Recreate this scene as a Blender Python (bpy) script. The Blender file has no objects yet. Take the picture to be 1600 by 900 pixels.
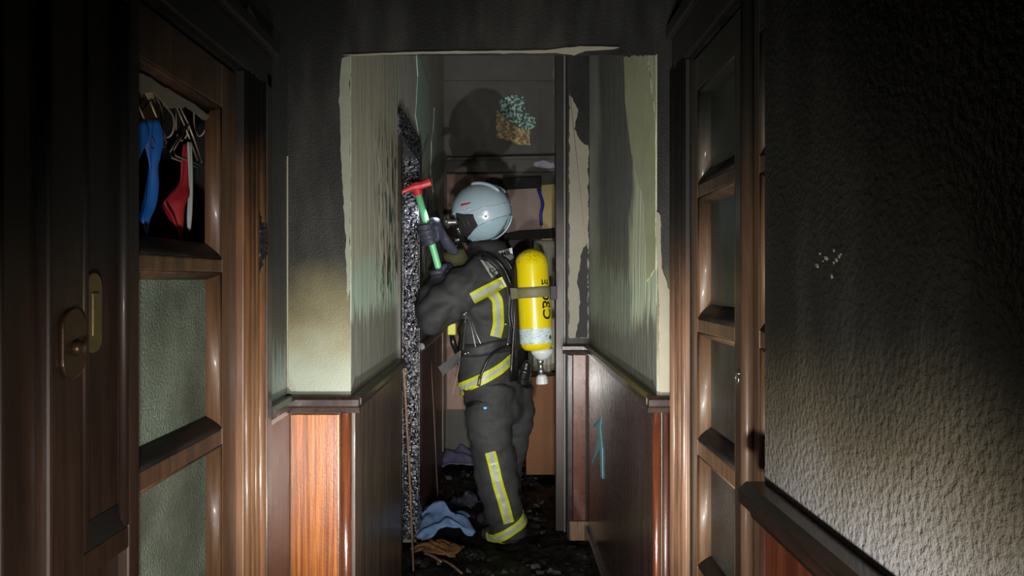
import bpy, bmesh, math, random
from mathutils import Vector, Matrix, noise as mnoise
from mathutils.bvhtree import BVHTree
random.seed(7)
scene = bpy.context.scene
COL = scene.collection
PI = math.pi

# ------------------------------------------------------------------ camera / light
F = 1150.0; VX, VY, EYE = 786.0, 436.0, 1.36
cam_d = bpy.data.cameras.new('camera'); cam = bpy.data.objects.new('camera', cam_d)
COL.objects.link(cam); scene.camera = cam
cam.location = (0, 0, EYE); cam.rotation_euler = (PI/2, 0, 0)
cam_d.sensor_width = 36; cam_d.lens = 36*F/1600
cam_d.shift_x = (800-VX)/1600; cam_d.shift_y = -(450-VY)/1600
cam_d.clip_start = 0.02

w = bpy.data.worlds.new('world'); scene.world = w; w.use_nodes = True
w.node_tree.nodes['Background'].inputs[0].default_value = (.75, .85, 1, 1)
w.node_tree.nodes['Background'].inputs[1].default_value = 0.004

def spot(name, loc, target, energy, angle, blend, color, radius):
    l = bpy.data.lights.new(name, 'SPOT'); o = bpy.data.objects.new(name, l); COL.objects.link(o)
    o.location = loc
    o.rotation_euler = (Vector(target)-Vector(loc)).to_track_quat('-Z', 'Y').to_euler()
    l.energy = energy; l.spot_size = math.radians(angle); l.spot_blend = blend
    l.color = color; l.shadow_soft_size = radius
    return o
# hand torch of the person taking the picture, and a lantern set low in front of them
spot('torch_light', (-.04, .04, .90), (.08, 1.7, .78), 96, 100, .8, (1, .97, .93), .03)
spot('head_torch_light', (.05, -.05, 1.20), (-.01, 4, 1.02), 160, 28, .6, (1, .96, .91), .02)
spot('lantern_light', (-.03, .95, .42), (-.03, 3.6, 1.75), 140, 80, .9, (1, .97, .91), .015)
spot('lantern_light_left', (-.46, 1.05, .62), (.16, 3.2, .95), 30, 72, .9, (.90, .95, 1), .03)
spot('fill_light_right', (.32, 1.05, .58), (-.26, 3.2, 1.0), 32, 76, .9, (1, .99, .95), .03)  # added fill spot, brightens the left passage wall

vs = scene.view_settings
vs.view_transform = 'Standard'; vs.look = 'None'; vs.gamma = 1; vs.use_curve_mapping = False
vs.exposure = 0.0

# ------------------------------------------------------------------ helpers
def C(r, g, b):
    f = lambda c: (c/255/12.92 if c/255 <= .04045 else ((c/255+.055)/1.055)**2.4)
    return (f(r), f(g), f(b), 1)
def PX(px, py, Y):
    return Vector(((px-VX)*Y/F, Y, EYE-(py-VY)*Y/F))

class MB:
    """collects shapes for ONE mesh object"""
    def __init__(s): s.v = []; s.f = []; s.mi = []; s.cur = 0
    def add(s, vs_, fs_):
        o = len(s.v); s.v += [tuple(p) for p in vs_]
        for f in fs_: s.f.append(tuple(i+o for i in f)); s.mi.append(s.cur)
    def box(s, x0, x1, y0, y1, z0, z1):
        s.add([(x, y, z) for x in (x0, x1) for y in (y0, y1) for z in (z0, z1)],
              [(0,1,3,2),(4,6,7,5),(0,4,5,1),(2,3,7,6),(0,2,6,4),(1,5,7,3)])
        return s
    def tube(s, pts, r, n=8, caps=True, flat=1.0, ref=None):
        pts = [Vector(p) for p in pts]; m = len(pts)
        rs = r if isinstance(r, (list, tuple)) else [r]*m
        T = [(pts[min(i+1, m-1)]-pts[max(i-1, 0)]).normalized() for i in range(m)]
        up = Vector(ref) if ref is not None else (Vector((0,0,1)) if abs(T[0].z) < .9 else Vector((1,0,0)))
        vs_, fs_ = [], []
        for i in range(m):
            a = T[i].cross(up)
            if a.length < 1e-4: a = T[i].orthogonal()
            a.normalize(); b = T[i].cross(a).normalized(); up = -b if ref is None else up
            if ref is None: up = a.cross(T[i]).normalized()
            for k in range(n):
                t = 2*PI*k/n
                vs_.append(pts[i]+a*math.cos(t)*rs[i]+b*math.sin(t)*rs[i]*flat)
        for i in range(m-1):
            for k in range(n):
                fs_.append((i*n+k, i*n+(k+1) % n, (i+1)*n+(k+1) % n, (i+1)*n+k))
        if caps:
            fs_.append(tuple(range(n))[::-1]); fs_.append(tuple((m-1)*n+k for k in range(n)))
        s.add(vs_, fs_); return s
    def loft(s, rings, n=24):
        """rings: (center, axisA, axisB)"""
        vs_, fs_ = [], []
        for c, a, b in rings:
            c, a, b = Vector(c), Vector(a), Vector(b)
            for k in range(n):
                t = 2*PI*k/n; vs_.append(c+a*math.cos(t)+b*math.sin(t))
        m = len(rings)
        for i in range(m-1):
            for k in range(n):
                fs_.append((i*n+k, i*n+(k+1) % n, (i+1)*n+(k+1) % n, (i+1)*n+k))
        fs_.append(tuple(range(n))[::-1]); fs_.append(tuple((m-1)*n+k for k in range(n)))
        s.add(vs_, fs_); return s
    def lathe(s, base, axis, prof, n=24):
        ax = Vector(axis).normalized(); a = ax.orthogonal().normalized(); b = ax.cross(a)
        return s.loft([(Vector(base)+ax*h, a*r, b*r) for h, r in prof], n)
    def ball(s, c, rx, ry, rz, n=16, m=10):
        rings = []
        for i in range(m+1):
            t = -PI/2+PI*i/m; q = max(math.cos(t), .02)
            rings.append((Vector(c)+Vector((0,0,rz*math.sin(t))), (rx*q,0,0), (0,ry*q,0)))
        return s.loft(rings, n)
    def grid(s, P):
        m, n = len(P), len(P[0])
        s.add([p for row in P for p in row],
              [(i*n+j, i*n+j+1, (i+1)*n+j+1, (i+1)*n+j) for i in range(m-1) for j in range(n-1)])
        return s
    def prism(s, pts, ext):
        """polygon (3-D points) pushed along ext"""
        n = len(pts); e = Vector(ext)
        s.add([Vector(p) for p in pts]+[Vector(p)+e for p in pts],
              [tuple(range(n))[::-1], tuple(range(n, 2*n))]+[(i, (i+1) % n, n+(i+1) % n, n+i) for i in range(n)])
        return s
    def mesh(s, name):
        me = bpy.data.meshes.new(name); me.from_pydata(s.v, [], s.f)
        me.polygons.foreach_set('material_index', s.mi); me.update(); return me
    def build(s, name, mats, parent=None, smooth=False, bevel=0, fix=True, solid=0):
        me = s.mesh(name)
        bm = bmesh.new(); bm.from_mesh(me)
        if fix: bmesh.ops.recalc_face_normals(bm, faces=bm.faces)
        bm.to_mesh(me); bm.free()
        for m_ in (mats if isinstance(mats, (list, tuple)) else [mats]): me.materials.append(m_)
        o = bpy.data.objects.new(name, me); COL.objects.link(o)
        if parent: o.parent = parent
        if smooth: me.polygons.foreach_set('use_smooth', [True]*len(me.polygons))
        if bevel:
            b = o.modifiers.new('bevel', 'BEVEL'); b.width = bevel; b.segments = 2; b.limit_method = 'ANGLE'
            if smooth is False: me.polygons.foreach_set('use_smooth', [False]*len(me.polygons))
        if solid:
            so = o.modifiers.new('solid', 'SOLIDIFY'); so.thickness = solid; so.offset = 0
        return o

def tag(o, label=None, cat=None, group=None, kind=None):
    if label: o['label'] = label
    if cat: o['category'] = cat
    if group: o['group'] = group
    if kind: o['kind'] = kind
    return o
def empty(name, loc, label=None, cat=None, group=None, kind=None):
    o = bpy.data.objects.new(name, None); COL.objects.link(o); o.location = loc; o.empty_display_size = .05
    return tag(o, label, cat, group, kind)
def adopt(parent, *objs):
    """keep world-coordinate meshes in place under an Empty that stands elsewhere"""
    for o in objs:
        o.parent = parent; o.matrix_parent_inverse = Matrix.Translation(parent.location).inverted()
def struct(name, mb, m, label, cat, **k):
    return tag(mb.build(name, m, **k), label, cat, kind='structure')
def nz(p, sc=1.0, seed=0.0): return mnoise.noise(Vector(p)*sc+Vector((seed, seed*1.7, -seed)))
def jag(pts, step=.012, amp=.006, seed=0, closed=True):
    """break a 2-D outline into ragged short edges of uneven length"""
    out = []; n = len(pts); R = random.Random(seed)
    for i in range(n if closed else n-1):
        a, b = Vector(pts[i]), Vector(pts[(i+1) % n]); d = b-a; ln = d.length
        nrm = Vector((-d.y, d.x)).normalized() if ln else Vector((0, 0)); q = 0
        while q < ln:
            p = a+d*(q/ln) if ln else a
            if q: p = p+nrm*amp*(1.4*mnoise.noise(Vector((p.x*22, p.y*22, seed)))+R.choice((0, 0, .5, -.5, .9))*R.random())
            out.append(p); q += step*R.uniform(.35, 1.8)
    return out
def catmull(pts, k=6):
    P = [Vector(p) for p in pts]; P = [2*P[0]-P[1]]+P+[2*P[-1]-P[-2]]; out = []
    for i in range(1, len(P)-2):
        for j in range(k):
            t = j/k; a, b, c, d = P[i-1:i+3]
            out.append(.5*((2*b)+(c-a)*t+(2*a-5*b+4*c-d)*t*t+(3*b-a-3*c+d)*t**3))
    out.append(P[-2]); return out

# ------------------------------------------------------------------ materials
class NB:
    def __init__(s, name):
        s.mat = bpy.data.materials.new(name); s.mat.use_nodes = True; s.nt = s.mat.node_tree
        s.b = s.nt.nodes['Principled BSDF']; s.tc = s.nt.nodes.new('ShaderNodeTexCoord').outputs['Object']
    def _in(s, sock, v):
        if isinstance(v, bpy.types.NodeSocket): s.nt.links.new(v, sock)
        elif v is not None: sock.default_value = v
    def map(s, scale=(1,1,1), rot=(0,0,0), loc=(0,0,0)):
        n = s.nt.nodes.new('ShaderNodeMapping'); s._in(n.inputs[0], s.tc)
        n.inputs['Scale'].default_value = scale; n.inputs['Rotation'].default_value = rot; n.inputs['Location'].default_value = loc
        return n.outputs[0]
    def noise(s, scale=5, detail=4, vec=None, rough=.55, dist=0):
        n = s.nt.nodes.new('ShaderNodeTexNoise'); s._in(n.inputs['Vector'], vec or s.tc)
        n.inputs['Scale'].default_value = scale; n.inputs['Detail'].default_value = detail
        n.inputs['Roughness'].default_value = rough; n.inputs['Distortion'].default_value = dist
        return n.outputs['Fac']
    def vor(s, scale=5, vec=None, feature='F1', rnd=1):
        n = s.nt.nodes.new('ShaderNodeTexVoronoi'); n.feature = feature; s._in(n.inputs['Vector'], vec or s.tc)
        n.inputs['Scale'].default_value = scale; n.inputs['Randomness'].default_value = rnd
        return n.outputs['Distance']
    def m(s, op, a, b=0, c=0, clamp=False):
        n = s.nt.nodes.new('ShaderNodeMath'); n.operation = op; n.use_clamp = clamp
        s._in(n.inputs[0], a); s._in(n.inputs[1], b); s._in(n.inputs[2], c); return n.outputs[0]
    def xyz(s):
        n = s.nt.nodes.new('ShaderNodeSeparateXYZ'); s._in(n.inputs[0], s.tc); return n.outputs
    def step(s, v, a, b):
        """0 at a .. 1 at b (b may be below a)"""
        n = s.nt.nodes.new('ShaderNodeMapRange'); n.clamp = True; n.interpolation_type = 'SMOOTHSTEP'
        s._in(n.inputs[0], v)
        if a < b: n.inputs[1].default_value, n.inputs[2].default_value, n.inputs[3].default_value, n.inputs[4].default_value = a, b, 0, 1
        else: n.inputs[1].default_value, n.inputs[2].default_value, n.inputs[3].default_value, n.inputs[4].default_value = b, a, 1, 0
        return n.outputs[0]
    def mix(s, fac, a, b, mode='MIX'):
        n = s.nt.nodes.new('ShaderNodeMix'); n.data_type = 'RGBA'; n.blend_type = mode
        s._in(n.inputs[0], fac); s._in(n.inputs[6], a); s._in(n.inputs[7], b); return n.outputs[2]
    def bump(s, h, strength=.5, dist=.01):
        n = s.nt.nodes.new('ShaderNodeBump'); n.inputs['Strength'].default_value = strength
        n.inputs['Distance'].default_value = dist; s._in(n.inputs['Height'], h)
        s._in(s.b.inputs['Normal'], n.outputs[0]); return n.outputs[0]
    def done(s, color, rough=.6, metal=0, spec=None, coat=0, emit=None, trans=None):
        s._in(s.b.inputs['Base Color'], color); s._in(s.b.inputs['Roughness'], rough); s._in(s.b.inputs['Metallic'], metal)
        if spec is not None: s._in(s.b.inputs['Specular IOR Level'], spec)
        if coat: s.b.inputs['Coat Weight'].default_value = coat; s.b.inputs['Coat Roughness'].default_value = .15
        if trans is not None: s._in(s.b.inputs['Transmission Weight'], trans)
        return s.mat
def plain(name, col, rough=.6, metal=0, var=.25, sc=30, bump=.15, bd=.003, spec=None, coat=0, trans=None):
    n = NB(name); t = n.noise(sc, 4)
    dark = tuple(c*(1-var) for c in col[:3])+(1,); light = tuple(min(1, c*(1+var)) for c in col[:3])+(1,)
    if bump: n.bump(n.noise(sc*2.5, 3), bump, bd)
    return n.done(n.mix(t, dark, light), rough, metal, spec, coat, trans=trans)

SOOT = C(22, 22, 20); SOOT2 = C(46, 46, 43)
def sooty_plaster(name, pale, zlo, zhi, scorch=C(108, 100, 70), tex=90, tstr=.5, td=.006, wob=.16, soot=SOOT, soot2=SOOT2, rough=.55):
    n = NB(name); x, y, z = n.xyz()
    nz_ = n.noise(4.5, 5); zz = n.m('ADD', z, n.m('MULTIPLY', n.m('SUBTRACT', nz_, .5), wob*2))
    f = n.step(zz, zlo, zhi)
    body = n.mix(n.noise(14, 5), tuple(c*.82 for c in pale[:3])+(1,), pale)
    c1 = n.mix(n.step(zz, zlo-.12, zlo+(zhi-zlo)*.45), body, scorch)
    sc = n.mix(n.step(n.noise(9, 6, n.map((1, 1, .25))), .4, .75), soot, soot2)
    col = n.mix(f, c1, sc)
    n.bump(n.noise(tex, 3), tstr, td)
    return n.done(col, rough, spec=.35)

M = {}
M['soot'] = sooty_plaster('soot_wall', C(90, 90, 84), -2, -1, tex=50, tstr=.25)
M['pillar'] = sooty_plaster('pillar_plaster', C(138, 144, 128), 1.12, 1.46, tex=170, tstr=.4, td=.0035)
M['near_wall'] = sooty_plaster('near_wall_plaster', C(166, 164, 164), 1.07, 1.31, scorch=C(104, 96, 78), tex=105, tstr=.8, td=.008, wob=.07)  # soot height also paints in the upward fade of the lit zone

def side_wall_mat():
    n = NB('left_side_plaster'); x, y, z = n.xyz()
    st = n.noise(5, 6, n.map((1, 9, .8))); zz = n.m('ADD', z, n.m('MULTIPLY', n.m('SUBTRACT', st, .5), .5))
    col = n.mix(n.step(zz, .98, 1.22), C(124, 136, 130), n.mix(n.noise(7, 5, n.map((1, 4, .5))), C(38, 39, 38), C(60, 61, 58)))
    n.bump(n.noise(80, 3), .35, .004); return n.done(col, .42, spec=.4)
M['side_wall'] = side_wall_mat()

def passage_left_mat():
    n = NB('passage_left_plaster'); x, y, z = n.xyz()
    streak = n.noise(6, 6, n.map((1, 3, .4))); fine = n.noise(26, 4, n.map((1, 2.2, .25)))
    base = n.mix(streak, C(138, 137, 120), C(200, 197, 176))
    base = n.mix(n.step(y, 2.9, 3.6), base, n.mix(streak, C(170, 170, 158), C(228, 228, 214)))  # paler with depth, painted to make up for weak light there
    teal = n.mix(n.noise(12, 4), C(140, 180, 166), C(178, 208, 192))
    zt = n.m('ADD', z, n.m('MULTIPLY', n.m('SUBTRACT', n.noise(5, 5, n.map((1, 5, .6), loc=(3, 1, 0))), .5), .55))
    base = n.mix(n.m('MULTIPLY', n.step(zt, 1.46, 1.38), .6), base, teal)
    base = n.mix(n.m('MULTIPLY', n.step(n.noise(3.2, 3, n.map((1, 3, .7), loc=(7, 0, 2))), .56, .66), n.step(z, 1.9, 2.2)), base, teal)
    # blistered paint: dark lens-shaped tears
    bl = n.vor(16, n.map((1, 2.4, 1.0)), 'DISTANCE_TO_EDGE')
    zone = n.m('MULTIPLY', n.m('MULTIPLY', n.step(y, 2.45, 2.8), n.step(z, 1.98, 1.82)), n.step(z, 1.2, 1.35))
    base = n.mix(n.m('MULTIPLY', n.step(n.noise(17, 3, n.map((1, 1.2, .5))), .54, .60), zone), base, C(40, 42, 38))
    # sooty runs above the dado
    zr = n.m('ADD', z, n.m('MULTIPLY', n.m('SUBTRACT', n.noise(9, 6, n.map((1, 6, .5), loc=(0, 4, 0))), .5), .30))
    runs = n.mix(fine, C(84, 84, 78), C(150, 152, 142))
    base = n.mix(n.step(zr, 1.27, 1.235), base, runs)
    n.bump(n.m('ADD', n.m('MULTIPLY', zone, n.noise(17, 3, n.map((1, 1.2, .5)))), n.m('MULTIPLY', streak, .3)), .9, .02)
    return n.done(base, .5, spec=.35)
M['pass_left'] = passage_left_mat()

def passage_right_mat():
    n = NB('passage_right_plaster'); x, y, z = n.xyz()
    streak = n.noise(6, 6, n.map((1, 6, .5))); yy = n.m('ADD', y, n.m('MULTIPLY', n.m('SUBTRACT', n.noise(4, 5, n.map((1, 1, .8))), .5), .35))
    grey = n.mix(streak, C(70, 70, 68), C(116, 116, 112)); green = n.mix(streak, C(160, 168, 140), C(206, 210, 180))
    base = n.mix(n.step(yy, 2.62, 2.52), grey, green)
    base = n.mix(n.step(yy, 3.35, 3.6), base, n.mix(streak, C(130, 138, 130), C(164, 170, 160)))
    teal = n.mix(streak, C(150, 178, 160), C(190, 210, 188))
    zt = n.m('ADD', z, n.m('MULTIPLY', n.m('SUBTRACT', n.noise(6, 5, n.map((1, 5, .5), loc=(3, 1, 0))), .5), .5))
    base = n.mix(n.m('MULTIPLY', n.step(zt, 1.42, 1.34), .35), base, teal)
    zr = n.m('ADD', n.m('SUBTRACT', z, n.m('MULTIPLY', n.step(y, 2.75, 2.3), .10)), n.m('MULTIPLY', n.m('SUBTRACT', n.noise(9, 6, n.map((1, 5, .5), loc=(0, 9, 0))), .5), .34))
    base = n.mix(n.step(zr, 1.19, 1.13), base, n.mix(n.noise(22, 5, n.map((1, 2, .4))), C(66, 66, 60), C(130, 132, 122)))
    n.bump(streak, .5, .015); return n.done(base, .5, spec=.35)
M['pass_right'] = passage_right_mat()
M['back'] = plain('sooty_back_wall', C(100, 98, 92), .7, var=.3, sc=6, bump=.25, bd=.006)
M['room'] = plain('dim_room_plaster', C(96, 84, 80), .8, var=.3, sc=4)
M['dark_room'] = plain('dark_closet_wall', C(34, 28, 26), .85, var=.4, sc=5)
M['ceiling'] = plain('soot_ceiling', C(20, 20, 18), .8, var=.4, sc=5)

def wood(name, a, b, rough=.3, sc=1.0, axis='Z', soot_z=None, coat=.3, bump=.12, sootc=C(26, 25, 22), spec=None, gz=.06, gd=.6):
    n = NB(name); x, y, z = n.xyz()
    st = {'Z': (1, 1, gz), 'X': (.06, 1, 1), 'Y': (1, .06, 1)}[axis]
    g = n.noise(48*sc, 6, n.map(st), .65, gd); g2 = n.noise(9*sc, 4, n.map(st))
    col = n.mix(n.step(g, .32, .68), a, b); col = n.mix(n.m('MULTIPLY', g2, .5), col, tuple(c*.45 for c in a[:3])+(1,))
    r = n.m('ADD', rough-.08, n.m('MULTIPLY', n.noise(20, 4), .16))
    if soot_z:
        zz = n.m('ADD', z, n.m('MULTIPLY', n.m('SUBTRACT', n.noise(5, 5), .5), .35))
        f = n.step(zz, *soot_z); col = n.mix(f, col, sootc); r = n.m('ADD', r, n.m('MULTIPLY', f, .25))
    n.bump(n.m('ADD', g, n.m('MULTIPLY', n.noise(110, 3), .6)), bump, .003)
    return n.done(col, r, coat=coat, spec=spec)
M['panel_orange'] = wood('orange_pine_panel', C(116, 56, 12), C(196, 116, 38), .34, 2.2, coat=0, bump=.3, spec=.9, gz=.02, gd=.08)
M['panel_brown'] = wood('brown_dado_panel', C(64, 38, 32), C(92, 56, 46), .40, .8, coat=0, bump=.3, spec=1.0)
M['panel_red'] = wood('red_brown_panel', C(84, 42, 26), C(124, 68, 42), .28, .8, coat=.4)
M['panel_sooty'] = wood('sooty_dado_panel', C(66, 54, 48), C(96, 80, 70), .34, .6, coat=.2, bump=.25)
M['panel_sooty2'] = wood('sooty_red_brown_panel', C(58, 42, 40), C(86, 66, 62), .27, .6, coat=.4, bump=.25)
M['cap_dark'] = wood('dark_dado_rail', C(36, 27, 22), C(58, 42, 34), .3, 1, axis='Y', coat=.3)
M['door_left'] = wood('left_door_wood', C(84, 60, 42), C(128, 94, 66), .46, .8, coat=.1, soot_z=(1.60, 1.98))
M['door_right'] = wood('right_door_wood', C(88, 66, 48), C(128, 98, 72), .46, .8, coat=.1, soot_z=(1.35, 1.85), sootc=C(34, 34, 27))
M['casing_left'] = wood('left_casing_wood', C(104, 72, 48), C(142, 102, 70), .36, .8, coat=.2, soot_z=(1.50, 1.72))
M['casing_right'] = wood('right_casing_wood', C(92, 66, 50), C(134, 100, 76), .36, .8, coat=.2, soot_z=(1.22, 1.6))
M['leaf_dark'] = wood('dark_leaf_wood', C(40, 26, 19), C(64, 43, 30), .5, .8, coat=.1, soot_z=(1.28, 1.5))
M['stile_dark'] = wood('dark_stile_wood', C(44, 34, 28), C(70, 54, 44), .42, .8, soot_z=(1.45, 1.85))
M['bead_black'] = plain('black_glazing_bead', C(22, 18, 16), .6, var=.3, sc=40, bump=.2)
M['cap_grey'] = plain('grey_scorched_paint', C(110, 106, 100), .4, var=.2, sc=30)
M['strip_wood'] = wood('pale_strip_wood', C(120, 92, 70), C(168, 136, 108), .45, 1)

def glass_mat(name, col, pebble, sc=110, stretch=(1, 1, 1), rough=.22, trans=.35):
    n = NB(name); x, y, z = n.xyz()
    grime = n.noise(5, 5); c2 = tuple(c*.45 for c in col[:3])+(1,)
    n.bump(n.noise(sc, 2, n.map(stretch)), pebble, .006)
    return n.done(n.mix(n.step(grime, .35, .7), col, c2), rough, trans=trans, spec=.6)
M['glass_left'] = glass_mat('pebbled_glass', C(150, 170, 150), .9, 170, rough=.3, trans=.12)
M['glass_right'] = glass_mat('sooty_glass', C(66, 72, 66), .15, 40, rough=.35)
M['glass_right_low'] = glass_mat('sooty_pebbled_glass', C(84, 84, 80), 1.0, 120, rough=.25)

def char_mat():
    n = NB('charred_wood'); t = n.noise(60, 5)
    n.bump(n.noise(160, 4), .5, .004)
    return n.done(n.mix(n.step(t, .4, .7), C(16, 16, 18), C(92, 94, 104)), n.m('ADD', .10, n.m('MULTIPLY', t, .22)), spec=1.0)
M['char'] = char_mat()
M['char_black'] = plain('black_char', C(30, 28, 27), .25, var=.4, sc=60, spec=.8)
def floor_mat():
    n = NB('charred_floor'); t = n.noise(9, 6); 
    n.bump(n.noise(35, 5), .8, .02)
    return n.done(n.mix(n.step(t, .35, .75), C(15, 13, 12), C(40, 36, 33)), n.m('ADD', .25, n.m('MULTIPLY', n.noise(18, 3), .5)), spec=.5)
M['floor'] = floor_mat()
M['debris'] = plain('charred_debris', C(24, 22, 20), .6, var=.5, sc=20)
M['flake_teal'] = plain('teal_paint_flake', C(112, 146, 140), .55, var=.12, sc=14, bump=.4, bd=.004)
M['flake_pale'] = plain('pale_teal_flake', C(190, 216, 206), .55, var=.1, sc=10)
M['flake_cyan'] = plain('cyan_paint_flake', C(128, 186, 196), .5, var=.12, sc=14)
M['flake_lit'] = (lambda n: (n.bump(n.noise(45, 3), .8, .02), n.done(n.mix(n.step(n.noise(42, 4), .46, .58), C(84, 112, 104), C(206, 246, 232)), .6))[1])(NB('mint_flake_lit'))  # patch colour where the cool lamp's light reaches it
M['flake_shaded'] = (lambda n: n.done(n.mix(n.step(n.noise(40, 4), .42, .62), C(150, 128, 88), C(226, 204, 156)), .6))(NB('tan_flake_shaded'))  # same patch, painted as it looks in the cool lamp's shadow
M['flake_cream'] = plain('cream_paint', C(132, 127, 110), .6, var=.12, sc=20, bump=.3)
M['flake_lilac'] = plain('lilac_flake', C(176, 172, 190), .6, var=.3, sc=60, bump=.3)
M['flake_green'] = plain('green_paint_edge', C(118, 122, 106), .55, var=.18, sc=14, bump=.3)
M['flake_olive'] = plain('olive_paint_flake', C(166, 170, 138), .55, var=.25, sc=10, bump=.4)
M['soot_shadow_black'] = plain('black_soot_and_shadow', C(24, 24, 22), .7, var=.3, sc=14)  # soot on the wall end, painted shadow on the far wall bars

# ------------------------------------------------------------------ setting
H = 3.15
XL, XR = -.633, .51          # door walls
PLX, PRX = -.448, .452       # passage walls
YF = 2.16                    # front of the passage opening
def displaced_floor():
    mb = MB(); P = []
    for i in range(261):
        y = -1.2+i*.0285; row = []
        for j in range(121):
            x = -1.6+j*.0267
            amp = .028 if y > 2.3 else .008
            z = -.02+amp*(nz((x, y, 0), 9)+.6*nz((x, y, 0), 23, 3))
            row.append((x, y, min(z, .02)))
        P.append(row)
    return mb.grid(P)
struct('floor', displaced_floor(), M['floor'], 'black charred floor strewn with wet ash', 'floor', smooth=True)
struct('ceiling', MB().box(-1.6, 1.6, -1.2, 5.9, H, H+.05), M['ceiling'], 'soot-blackened ceiling of the hallway', 'ceiling')
struct('wall_left', MB().box(XL-.08, XL, -1.2, .93, 0, H).box(XL-.08, XL, .93, 1.76, 1.86, H).box(XL-.08, XL, 1.76, YF, 0, H),
       M['side_wall'], 'sooty wall around the left glazed door', 'wall')
wf = struct('wall_front', MB().box(-1.6, PLX, YF, YF+.08, 0, H).box(PLX, PRX, YF, YF+.012, 2.02, H).box(PRX, 1.2, YF, YF+.08, 0, H),
       M['pillar'], 'wall framing the passage, black above and pale plaster low down', 'wall')
wpl = struct('wall_passage_left', MB().box(PLX-.07, PLX, YF+.08, 3.15, 0, H).box(PLX-.07, PLX, 3.15, 3.80, 2.06, H).box(PLX-.07, PLX, 3.80, 5.6, 0, H),
       M['pass_left'], 'passage wall with blistered grey-green paint and burnt doorway', 'wall')
wpr = struct('wall_passage_right', MB().box(PRX, PRX+.08, YF+.08, 3.85, 0, H), M['pass_right'], 'passage wall with peeling grey and green paint on the right', 'wall')
wje = struct('wall_passage_end', MB().box(.335, PRX+.08, 3.85, 3.97, 0, H), M['soot'], 'narrow soot-black wall end with cream paint showing through', 'wall')
wb = struct('wall_back', MB().box(PLX-.07, .9, 5.6, 5.7, 0, H), M['back'], 'sooty far wall behind the firefighter', 'wall')
struct('wall_back_right', MB().box(.62, .7, 3.97, 5.6, 0, H), M['back'], 'dark wall of the far room', 'wall')
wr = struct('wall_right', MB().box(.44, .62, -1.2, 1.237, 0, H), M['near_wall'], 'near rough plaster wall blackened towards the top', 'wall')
struct('wall_right_door', MB().box(XR, XR+.08, 1.237, 2.02, 1.96, H).box(XR, XR+.08, 2.02, YF, 0, H), M['soot'], 'black wall over the right glazed door', 'wall')
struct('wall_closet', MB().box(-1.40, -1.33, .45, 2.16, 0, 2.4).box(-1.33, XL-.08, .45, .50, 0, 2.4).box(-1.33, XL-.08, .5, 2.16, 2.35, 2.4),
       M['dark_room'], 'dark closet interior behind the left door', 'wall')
struct('wall_side_room', MB().box(-1.6, -1.5, 2.24, 5.7, 0, H).box(-1.5, PLX-.07, 5.0, 5.1, 0, H), M['room'], 'dim room wall seen through the burnt doorway', 'wall')
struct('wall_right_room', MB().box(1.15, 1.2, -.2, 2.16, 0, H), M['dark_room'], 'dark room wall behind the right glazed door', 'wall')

# --- dado panelling: rail caps, panels and corner beads (children of the wall they sit on)
def cap_profile(mb, axis, wall, sgn, a, b, z=.995, h=.05, d=.032):
    """moulded rail: stepped profile along y (axis 'y') or x; sgn = direction away from the wall"""
    prof = [(0, -h/2), (d*.5, -h/2), (d*.62, -h*.2), (d, -h*.05), (d, h*.3), (d*.7, h/2), (0, h/2)]
    if axis == 'y': mb.prism([(wall+sgn*p, a, z+q) for p, q in prof], (0, b-a, 0))
    else: mb.prism([(a, wall+sgn*p, z+q) for p, q in prof], (b-a, 0, 0))
    return mb
wl = bpy.data.objects['wall_left']
cap_profile(MB(), 'y', XL, 1, 1.955, YF-.032).build('dado_rail', M['cap_dark'], wl)
MB().box(XL, XL+.012, 1.955, YF-.014, 0, .97).build('dado_panel', M['panel_brown'], wl, bevel=.002)
cap_profile(MB(), 'x', YF, -1, XL, PLX+.03).build('dado_rail', M['cap_dark'], wf)
MB().box(XL+.013, PLX-.03, YF-.014, YF, 0, .965).build('dado_panel', M['panel_orange'], wf, bevel=.002)
MB().tube([(PLX-.012, YF-.006, 0), (PLX-.012, YF-.006, .97)], .016, 12).build('corner_bead', M['panel_red'], wf, smooth=True)
cap_profile(MB(), 'y', PLX, 1, YF+.0, 3.15).build('dado_rail', M['cap_dark'], wpl)
MB().box(PLX, PLX+.012, YF+.01, 3.14, 0, .97).build('dado_panel', M['panel_sooty'], wpl, bevel=.002)
cap_profile(MB(), 'y', PLX, 1, 3.9, 5.6).build('dado_rail', M['cap_dark'], wpl)
for y0, y1 in ((3.9, 4.75), (4.77, 5.58)):
    MB().box(PLX, PLX+.012, y0, y1, 0, .97).build('dado_panel', M['panel_brown'], wpl, bevel=.002)
MB().box(PLX, PLX+.02, 5.28, 5.42, .12, 1.0).build('pale_batten', M['strip_wood'], wpl, bevel=.003)
cap_profile(MB(), 'y', PRX, -1, YF, 3.85).build('dado_rail', M['cap_dark'], wpr)
MB().box(PRX-.012, PRX, YF+.01, 3.84, .08, .97).build('dado_panel', M['panel_sooty2'], wpr, bevel=.002)
MB().box(PRX-.03, PRX, YF+.02, 3.84, 0, .08).build('skirting_board', M['cap_dark'], wpr, bevel=.004)
cap_profile(MB(), 'x', YF, -1, PRX-.03, XR).build('dado_rail', M['cap_dark'], wf)
MB().tube([(PRX-.002, YF-.004, 0), (PRX-.002, YF-.004, .97)], .013, 12).build('corner_bead', M['panel_red'], wf, smooth=True)
for k in range(2):
    MB().tube([(PRX+.025+.022*k, YF-.002, 0), (PRX+.025+.022*k, YF-.002, .97)], .011, 10).build('reeded_strip', M['panel_brown'], wf, smooth=True)
cap_profile(MB(), 'x', 3.85, -1, .31, PRX-.01).build('dado_rail', M['cap_dark'], wje)
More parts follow.
